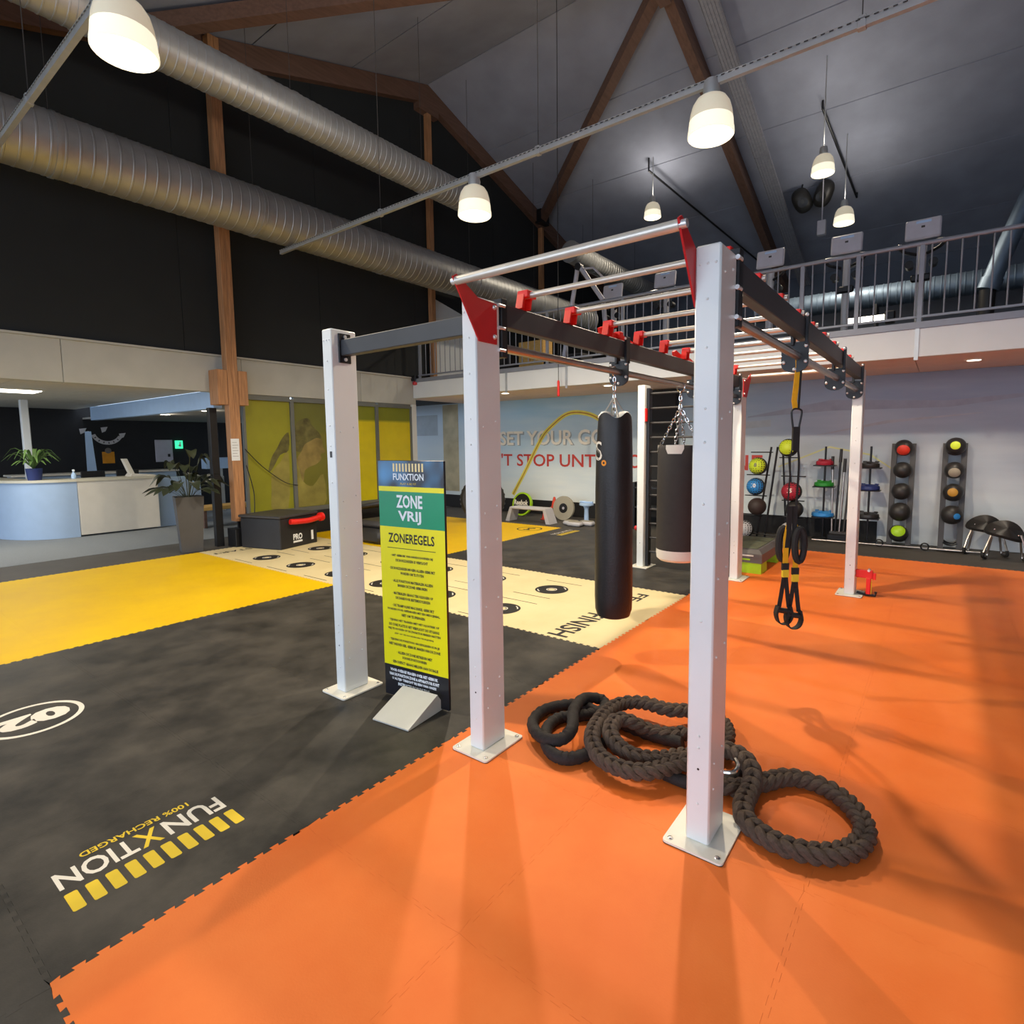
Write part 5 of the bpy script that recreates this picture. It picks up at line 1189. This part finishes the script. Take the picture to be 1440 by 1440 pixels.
for k, (z, lab) in enumerate(((0.42, 'orange cone standing on the rear kick ledge'), (0.0, 'orange cone lying low behind the step bench'))):
    t = thing('marker_cone', lab, 'cone', (-4.98, 8.12, z), 'orange cones')
    y = 8.12 if k == 0 else 7.75
    if k == 0: MB().bbox(-5.08, -4.88, 8.04, 8.22, 0.0, 0.22, 0.01).build('stand_box', M_BLACK, t); z = 0.22
    t.location = (-4.98, y, 0)
    MB().lathe([(0.10, z), (0.10, z+0.012), (0.07, z+0.02), (0.022, z+0.24), (0.006, z+0.245)], (-4.98, y, 0), 18).build('cone_body' if k == 0 else 'cone_body', mat('cone_orange', srgb(214, 66, 36), 0.5), t, True)
for k, x in enumerate((-3.9, -3.12)):
    t = thing('dumbbell_stand', ['pale blue white pedestal stand left of the long punching bag', 'pale blue white pedestal stand right of the long punching bag'][k], 'stand', (x, 7.7, 0), 'pale pedestal stands')
    MB().lathe([(0.11, 0), (0.11, 0.02), (0.05, 0.05), (0.045, 0.30), (0.07, 0.36), (0.15, 0.38), (0.15, 0.42), (0.02, 0.43)], (x, 7.7, 0), 18).build('pedestal', M_BULK, t, True)
    MB().cyl((x-0.15, 7.7, 0.445), (x+0.15, 7.7, 0.445), 0.02, 10).build('top_roll', M_BULK, t, True)
for k, (x, m, lab) in enumerate(((-3.12, M_NAVY, 'blue dumbbell on the right hand pale pedestal'), (-2.62, M_INKY, 'yellow dumbbell behind the ladder bars'))):
    t = thing('dumbbell', lab, 'dumbbell', (x, 7.7, 0.47), 'coloured dumbbells')
    zb = 0.52 if k == 0 else 0.48
    b = MB(); b.cyl((x-0.04, 7.7, zb), (x+0.04, 7.7, zb), 0.016, 8); b.build('handle', m, t, True)
    for s_ in (-1, 1): MB().cyl((x+s_*0.035, 7.7, zb), (x+s_*0.10, 7.7, zb), 0.055, 6).build('head', m, t)
t = thing('dumbbell_rack', 'black two tier dumbbell rack behind the ladder bars', 'rack', (-2.3, 7.8, 0))
for x in (-2.8, -1.5): MB().bbox(x-0.03, x+0.03, 7.6, 8.0, 0, 0.9, 0.006).build('side_frame', M_BLACK, t)
for z in (0.40, 0.78): MB().bbox(-2.8, -1.5, 7.6, 7.95, z, z+0.03, 0.004).build('shelf', M_BLACK, t)
for k in range(4):
    x = -2.25+0.2*k; t = thing('dumbbell', ['first', 'second', 'third', 'fourth'][k]+' black dumbbell from the left on the black rack shelf', 'dumbbell', (x, 7.75, 0.43), 'black rack dumbbells')
    MB().cyl((x, 7.7, 0.49), (x, 7.85, 0.49), 0.016, 8).build('handle', M_STEEL, t, True)
    for yy in (7.64, 7.84): MB().cyl((x, yy, 0.49), (x, yy+0.07, 0.49), 0.06, 10).build('head', M_RUBK, t, True)
tag(centre(MB().bbox(-2.75, -2.25, 8.3, 8.47, 0.0, 2.69, 0.005).build('service_column', M_RECK)), 'black boxed service column on the rear wall behind the ladder', 'column')
# ------------------------------------------------------------------ jump boxes at the gable
an = 0.26
def boxrot(x, y, a): return Matrix.Translation((x, y, 0)) @ Matrix.Rotation(a, 4, 'Z')
t = thing('jump_trainer', 'black padded jump box with white PRO lettering and red tube handle', 'exercise machine', (-6.85, 2.95, 0))
Rj = boxrot(-6.45, 2.46, an)       # corner nearest the viewer; local -x runs left, +y runs away
MB().bbox(-0.85, 0.0, 0.0, 0.82, 0.0, 0.50, 0.012, Rj).build('box_body', mat('jump_box_black', (0.014, 0.014, 0.016), 0.5, 0, 0.15), t)
MB().bbox(-0.88, 0.02, -0.02, 0.84, 0.50, 0.545, 0.012, Rj).build('padded_top', M_SHELF, t)
uxj = Rj.to_3x3() @ Vector((0, 1, 0))
put_text(MB(), 'PRO', 0.1, Rj @ Vector((0.0015, 0.37, 0.17)), uxj, (0, 0, 1), width=0.20, height=0.10, bold=0.004).build('pro_lettering', M_SIGNW, t)
MB().box(0.0, 0.0015, 0.27, 0.47, 0.075, 0.105, Rj).build('white_line', M_SIGNW, t)
MB().box(0.0, 0.0015, 0.675, 0.725, 0.07, 0.23, Rj).build('white_mark', M_SIGNW, t)
MB().tube(catmull([Rj @ Vector(p) for p in ((0.06, 0.16, 0.44), (0.09, 0.30, 0.43), (0.09, 0.55, 0.42), (0.06, 0.85, 0.44))], 5), 0.045, 14).build('red_tube', M_REDP, t, True)
MB().cyl(Rj @ Vector((0.06, 0.83, 0.44)), Rj @ Vector((0.06, 0.88, 0.44)), 0.075, 16).build('red_flange', M_REDP, t, True)
tag(centre(MB().tube(catmull([(-7.34, 2.43, 1.35), (-7.32, 2.52, 0.9), (-7.30, 2.5, 0.5), (-7.28, 2.46, 0.2), (-7.25, 2.42, 0.012)], 5), 0.008, 6).build('cable', M_BLACK)), 'thin black cable hanging down beside the timber column', 'cable')
tag(centre(MB().tube(catmull([(XW+0.02, 2.6, 1.62), (XW+0.02, 2.9, 1.30), (XW+0.02, 3.3, 1.0), (XW+0.02, 3.56, 0.93)], 5), 0.007, 6).build('cable', M_BLACK)), 'thin dark cable sagging across the left printed window', 'cable')
t = thing('step_stack', 'black rounded step stack between the left post and the rules board', 'step', (-5.8, 3.85, 0))
MB().bbox(-6.2, -5.45, 3.62, 4.4, 0.0, 0.26, 0.06).build('lower_step', M_RUBK, t, True); MB().bbox(-6.15, -5.5, 3.68, 4.35, 0.26, 0.38, 0.05).build('upper_step', M_SHELF, t, True)
t = thing('rebounder', 'black round rebounder frame by the printed windows', 'trampoline', (-6.8, 4.9, 0))
MB().tube([(-6.9+0.55*math.cos(2*PI*k/30), 4.95+0.55*math.sin(2*PI*k/30), 0.50+0.1*math.cos(2*PI*k/30)) for k in range(30)], 0.04, 10, True).build('rim', M_SHELF, t, True)
MB().quad([(-6.9+0.53*math.cos(2*PI*k/30), 4.95+0.53*math.sin(2*PI*k/30), 0.495+0.1*math.cos(2*PI*k/30)) for k in range(30)]).build('bed', M_BLACK, t)
for k in range(4):
    a = PI/4+k*PI/2; MB().cyl((-6.9+0.5*math.cos(a), 4.95+0.5*math.sin(a), 0.0), (-6.9+0.53*math.cos(a), 4.95+0.53*math.sin(a), 0.5+0.09*math.cos(a)), 0.025, 8).build('leg', M_BLACK, t, True)
# ================================================================== RECEPTION
dk = thing('reception_desk', 'curved reception desk, front tinted with blue daylight, beyond the yellow mat', 'desk', (-11.6, 1.2, 0))
crv = catmull([(-13.6, -0.12, 0), (-12.6, -0.02, 0), (-11.75, 0.16, 0), (-11.25, 0.42, 0), (-11.02, 0.76, 0), (-10.96, 1.06, 0)], 5)
def wall_strip(path, z0, z1, th, nm, m):
    b = MB(); vs = []
    for i, p in enumerate(path):
        tn = (path[min(i+1, len(path)-1)]-path[max(i-1, 0)]).normalized(); nn = Vector((-tn.y, tn.x, 0))
        vs += [(p.x, p.y, z0), (p.x, p.y, z1), (p.x+nn.x*th, p.y+nn.y*th, z0), (p.x+nn.x*th, p.y+nn.y*th, z1)]
    fs = []
    for i in range(len(path)-1):
        a = 4*i; c = a+4; fs += [(a, c, c+1, a+1), (a+2, a+3, c+3, c+2), (a+1, c+1, c+3, a+3), (a, a+2, c+2, c)]
    fs += [(0, 1, 3, 2), tuple(4*len(path)-4+i for i in (0, 2, 3, 1))]
    return b.add(vs, fs).build(nm, m, dk, True)
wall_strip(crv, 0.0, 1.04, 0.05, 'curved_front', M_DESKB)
MB().bbox(-11.0, -10.955, 1.07, 2.40, 0.03, 1.04, 0.004).build('straight_front', M_DESKW, dk)
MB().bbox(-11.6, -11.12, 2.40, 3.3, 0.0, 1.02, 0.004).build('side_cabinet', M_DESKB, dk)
top = [Vector((p.x+0.02, p.y-0.03, 0)) for p in crv]+[Vector((-10.93, 2.43, 0))]
inn = [Vector((-11.45, 2.43, 0)), Vector((-11.45, 1.1, 0)), Vector((-11.7, 0.75, 0)), Vector((-12.1, 0.55, 0)), Vector((-13.6, 0.4, 0))]
MB().prism([(p.x, p.y) for p in top+inn], 'xy', 1.04, 1.085).build('desk_top', mat('desk_top', srgb(196, 190, 170), 0.4, 0, 0.03), dk)
def fern(name, label, x, y, z0, n, L, hgt, m, wd, pot):
    t = thing(name, label, 'plant', (x, y, z0)); pot(t)
    return t
t = thing('potted_fern', 'green fern in a dark pot on the reception desk', 'plant', (-11.35, 0.55, 1.085))
MB().lathe([(0.10, 1.085), (0.125, 1.30), (0.11, 1.30), (0.1, 1.27), (0.01, 1.27)], (-11.35, 0.55, 0), 20).build('pot', M_NAVY, t, True)
random.seed(3)
def frond(mb, p, a, L, h, wd, seg=7, droop=1.0, pet=0.0):
    pts = []
    for i in range(seg+1):
        s = i/seg; pts.append(Vector((p[0]+L*s*math.cos(a), p[1]+L*s*math.sin(a), p[2]+h*(math.sin(min(1, s*1.1)*PI*0.62))-droop*h*0.5*s*s)))
    sd = Vector((-math.sin(a), math.cos(a), 0)); vs = []
    for i, q in enumerate(pts):
        q_ = max(0.0, (i/seg-pet)/(1-pet)); w_ = max(0.008, wd*math.sin(PI*(0.04+0.95*q_))) if q_ > 0 else 0.010; vs += [q-sd*w_/2+Vector((0, 0, w_*0.2)), q, q+sd*w_/2+Vector((0, 0, w_*0.2))]
    fs = []
    for i in range(seg): a_ = 3*i; fs += [(a_, a_+1, a_+4, a_+3), (a_+1, a_+2, a_+5, a_+4)]
    return mb.add(vs, fs)
for k in range(26):
    frond(MB(), (-11.35, 0.55, 1.28), 2*PI*k/26+random.uniform(-.1, .1), random.uniform(0.22, 0.46), random.uniform(0.18, 0.5), 0.06).build('frond', M_FERN, t, True)
t = thing('floor_plant', 'dark leafy plant in a tall tapered slate planter', 'plant', (-7.66, 1.63, 0))
Rq = boxrot(-7.66, 1.63, -0.27)
vs = [Rq @ Vector((sx*h, sy*h, z)) for (h, z) in ((0.145, -0.003), (0.195, 0.88), (0.165, 0.88), (0.16, 0.82)) for sx, sy in ((-1, -1), (1, -1), (1, 1), (-1, 1))]
fs = [(3, 2, 1, 0)]+[(4*j+i, 4*j+(i+1) % 4, 4*j+4+(i+1) % 4, 4*j+4+i) for j in range(3) for i in range(4)]+[(12, 13, 14, 15)]
MB().add(vs, fs).build('planter', M_PLANTER, t)
MB().prism([(a, b_) for a, b_ in ((-7.80, 1.52), (-7.52, 1.50), (-7.52, 1.76), (-7.80, 1.76))], 'xy', 0.80, 0.835).build('soil', mat('soil', srgb(50, 40, 32), 0.9, 0, 0.3, 30), t)
random.seed(11)
for k in range(34):
    a = 2*PI*k/34+random.uniform(-.15, .15)
    up_ = k % 4 == 0
    frond(MB(), (-7.66+0.05*math.cos(a), 1.63+0.05*math.sin(a), 0.83), a, random.uniform(0.15, 0.32) if up_ else random.uniform(0.34, 0.62), random.uniform(0.55, 0.86) if up_ else random.uniform(0.15, 0.50), random.uniform(0.13, 0.21), 9, 0.3 if up_ else 0.9, 0.45).build('leaf', M_LEAF, t, True)
t = thing('spray_bottle', 'small white blue bottle on the reception desk', 'bottle', (-11.25, 1.10, 1.085))
MB().lathe([(0.035, 1.085), (0.04, 1.1), (0.038, 1.17), (0.015, 1.20), (0.012, 1.22)], (-11.25, 1.10, 0), 14).build('bottle_body', M_BULK, t, True); MB().bbox(-11.275, -11.215, 1.085, 1.115, 1.22, 1.26, 0.006).build('cap', M_SIGNW, t)
tag(centre(MB().bbox(-12.35, -12.23, 0.62, 0.74, 0.0, 2.6, 0.01).build('white_pillar', M_FASCIA)), 'slim white pillar at the left end behind the fern', 'pillar')
t = thing('back_counter', 'low counter behind the reception desk', 'counter', (-13.4, 2.0, 0))
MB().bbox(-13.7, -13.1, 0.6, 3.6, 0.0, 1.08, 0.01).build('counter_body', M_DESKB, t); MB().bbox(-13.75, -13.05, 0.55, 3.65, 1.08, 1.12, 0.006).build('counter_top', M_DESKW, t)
for k, (y, lab) in enumerate(((1.55, 'dark monitor on the reception desk beside the bottle'), (2.15, 'dark monitor at the right of the reception desk'))):
    t = thing('monitor', lab, 'monitor', (-11.75, y, 1.085), 'reception monitors')
    MB().bbox(-11.8, -11.76, y-0.2, y+0.2, 1.02, 1.20, 0.006).build('screen', M_BLACK, t); MB().bbox(-11.84, -11.72, y-0.06, y+0.06, 0.92, 1.02, 0.004).build('stand', M_BLACK, t)
t = thing('reading_stand', 'pale folding leaflet stand on the right of the reception desk', 'stand', (-11.2, 2.2, 1.085))
MB().prism([(1.98, 1.085), (2.40, 1.085), (2.44, 1.10), (2.02, 1.14)], 'yz', -11.42, -11.1).build('base_board', M_DESKW, t)
MB().prism([(2.0, 1.12), (2.08, 1.12), (1.96, 1.44), (1.89, 1.44)], 'yz', -11.3, -11.16).build('upright_board', M_DESKW, t)
t = thing('blue_banner', 'narrow pale blue upright banner in front of the black wall', 'banner', (-14.2, 2.22, 0))
MB().prism([(2.10, 0.05), (2.36, 0.05), (2.25, 2.05), (2.13, 2.05)], 'yz', -14.22, -14.20).build('cloth', M_BULK, t); MB().cyl((-14.23, 2.2, 0.0), (-14.23, 2.2, 2.06), 0.012, 8).build('pole', M_CHAN, t); MB().bbox(-14.35, -14.1, 2.0, 2.45, 0.0, 0.03, 0.004).build('foot', M_BLACK, t)
t = thing('orange_poster', 'small orange poster with a black round top mark on the black wall', 'poster', (-14.985, 2.78, 1.25))
MB().bbox(-14.998, -14.985, 2.66, 2.92, 1.27, 1.56, 0.002).build('sheet', mat('poster_orange', srgb(226, 148, 28), 0.5), t); MB().cyl((-14.985, 2.79, 1.59), (-14.978, 2.79, 1.59), 0.07, 18).build('round_mark', M_GREYP, t)
t = thing('notice_board', 'pale notice board on the black wall left of the exit sign', 'board', (-14.985, 4.05, 1.2))
MB().bbox(-14.998, -14.97, 3.85, 4.27, 1.27, 1.86, 0.004).build('panel', M_CONS, t); MB().bbox(-14.97, -14.96, 4.14, 4.2, 1.4, 1.48, 0.002).build('clip', M_BLACK, t)
t = thing('exit_sign', 'small glowing green exit sign on the black wall', 'sign', (-14.5, 4.4, 1.62))
MB().bbox(-14.99, -14.93, 4.34, 4.52, 1.62, 1.84, 0.004).build('light_box', M_EXIT, t)
b = MB(); b.cyl((-14.925, 4.45, 1.78), (-14.922, 4.45, 1.78), 0.022, 12); b.box(-14.925, -14.922, 4.42, 4.47, 1.67, 1.755); b.box(-14.925, -14.922, 4.38, 4.44, 1.70, 1.72); b.build('running_mark', M_SIGNW, t)
t = thing('wall_emblem', 'curved white ribbon emblem on the black reception wall', 'emblem', (-14.99, 2.75, 1.75))
vs = []
for k in range(15):
    a = math.radians(200+130*k/14); vs += [(-14.985, 2.80+0.36*math.cos(a)*1.0, 2.10+0.36*math.sin(a)), (-14.985, 2.80+0.27*math.cos(a), 2.10+0.27*math.sin(a))]
MB().add(vs, [(2*i, 2*i+1, 2*i+3, 2*i+2) for i in range(14)]).build('ribbon', M_LGREY, t)
b = MB()
for k in range(6):
    a = math.radians(215+98*k/5); c_ = Vector((-14.982, 2.80+0.315*math.cos(a), 2.10+0.315*math.sin(a))); u_ = Vector((0, -math.sin(a), math.cos(a))); v_ = Vector((0, math.cos(a), math.sin(a)))
    b.quad([c_+u_*p*0.012+v_*q*0.022 for p, q in ((-1, -1), (1, -1), (1, 1), (-1, 1))])
b.build('ribbon_marks', M_SHELF, t)
for (y, z, r) in ((2.30, 2.06, 0.0), (2.74, 2.10, 0.0), (3.12, 1.95, 0.0)): MB().quad([(-14.984, y-0.07, z+0.07), (-14.984, y+0.08, z+0.09), (-14.984, y+0.03, z-0.02), (-14.984, y-0.05, z-0.06)]).build('ribbon_fold', M_LGREY, t)
t = thing('ceiling_panel_light', 'long bright ceiling panel light above the reception', 'light', (-10.1, -0.4, 2.58))
MB().bbox(-10.36, -9.82, -1.3, 0.42, 2.58, 2.60, 0.003).build('diffuser', M_PANEL, t); MB().box(-10.40, -9.78, -1.34, 0.46, 2.592, 2.602).build('frame', M_TRIMW, t)
ld = bpy.data.lights.new('panel_light', 'AREA'); ld.shape = 'RECTANGLE'; ld.size = 0.5; ld.size_y = 1.7; ld.energy = 45; ld.color = (1, 0.95, 0.85)
lo = bpy.data.objects.new('panel_light', ld); COL.objects.link(lo); lo.parent = t; lo.location = (0.0, -0.05, -0.02)
for (x, y, lab) in ((-11.28, 2.75, 'left round downlight behind the bulkhead tinted with blue daylight'), (-9.44, 2.78, 'right round downlight behind the bulkhead tinted with blue daylight')):
    t = thing('downlight', lab, 'light', (x, y, 2.345), 'reception downlights')
    MB().cyl((x, y, 2.345), (x, y, 2.36), 0.085, 20).build('diffuser', M_PANEL, t); MB().tube([(x+0.09*math.cos(2*PI*k/20), y+0.09*math.sin(2*PI*k/20), 2.352) for k in range(20)], 0.008, 6, True).build('trim_ring', M_TRIMW, t, True)
    ld = bpy.data.lights.new('downlight_light', 'POINT'); ld.energy = 8; ld.color = (1, 0.9, 0.75); ld.shadow_soft_size = 0.08
    lo = bpy.data.objects.new('downlight_light', ld); COL.objects.link(lo); lo.parent = t; lo.location = (0, 0, -0.05)
t = thing('blue_cupboard', 'pale blue wall cupboard on a grey post near the black steel post', 'cupboard', (-13.0, 4.6, 0.9))
MB().bbox(-13.2, -12.95, 4.25, 4.95, 2.0, 2.28, 0.005).build('cupboard_body', M_BULK, t); MB().bbox(-13.1, -13.0, 4.55, 4.68, 0.9, 2.0, 0.004).build('post', M_CHAN, t)
t.location = (-13.05, 4.6, 0); MB().bbox(-13.1, -13.0, 4.55, 4.68, 0.0, 0.9, 0.004).build('lower_post', M_CHAN, t)
t = thing('bench', 'low wooden bench in the reception behind the planter', 'bench', (-10.2, 3.2, 0))
MB().bbox(-10.5, -10.0, 2.8, 3.9, 0.36, 0.44, 0.01).build('bench_seat', M_WOOD, t)
for y in (2.9, 3.8): MB().bbox(-10.45, -10.05, y-0.03, y+0.03, 0.0, 0.36, 0.004).build('leg', M_BEAM, t)
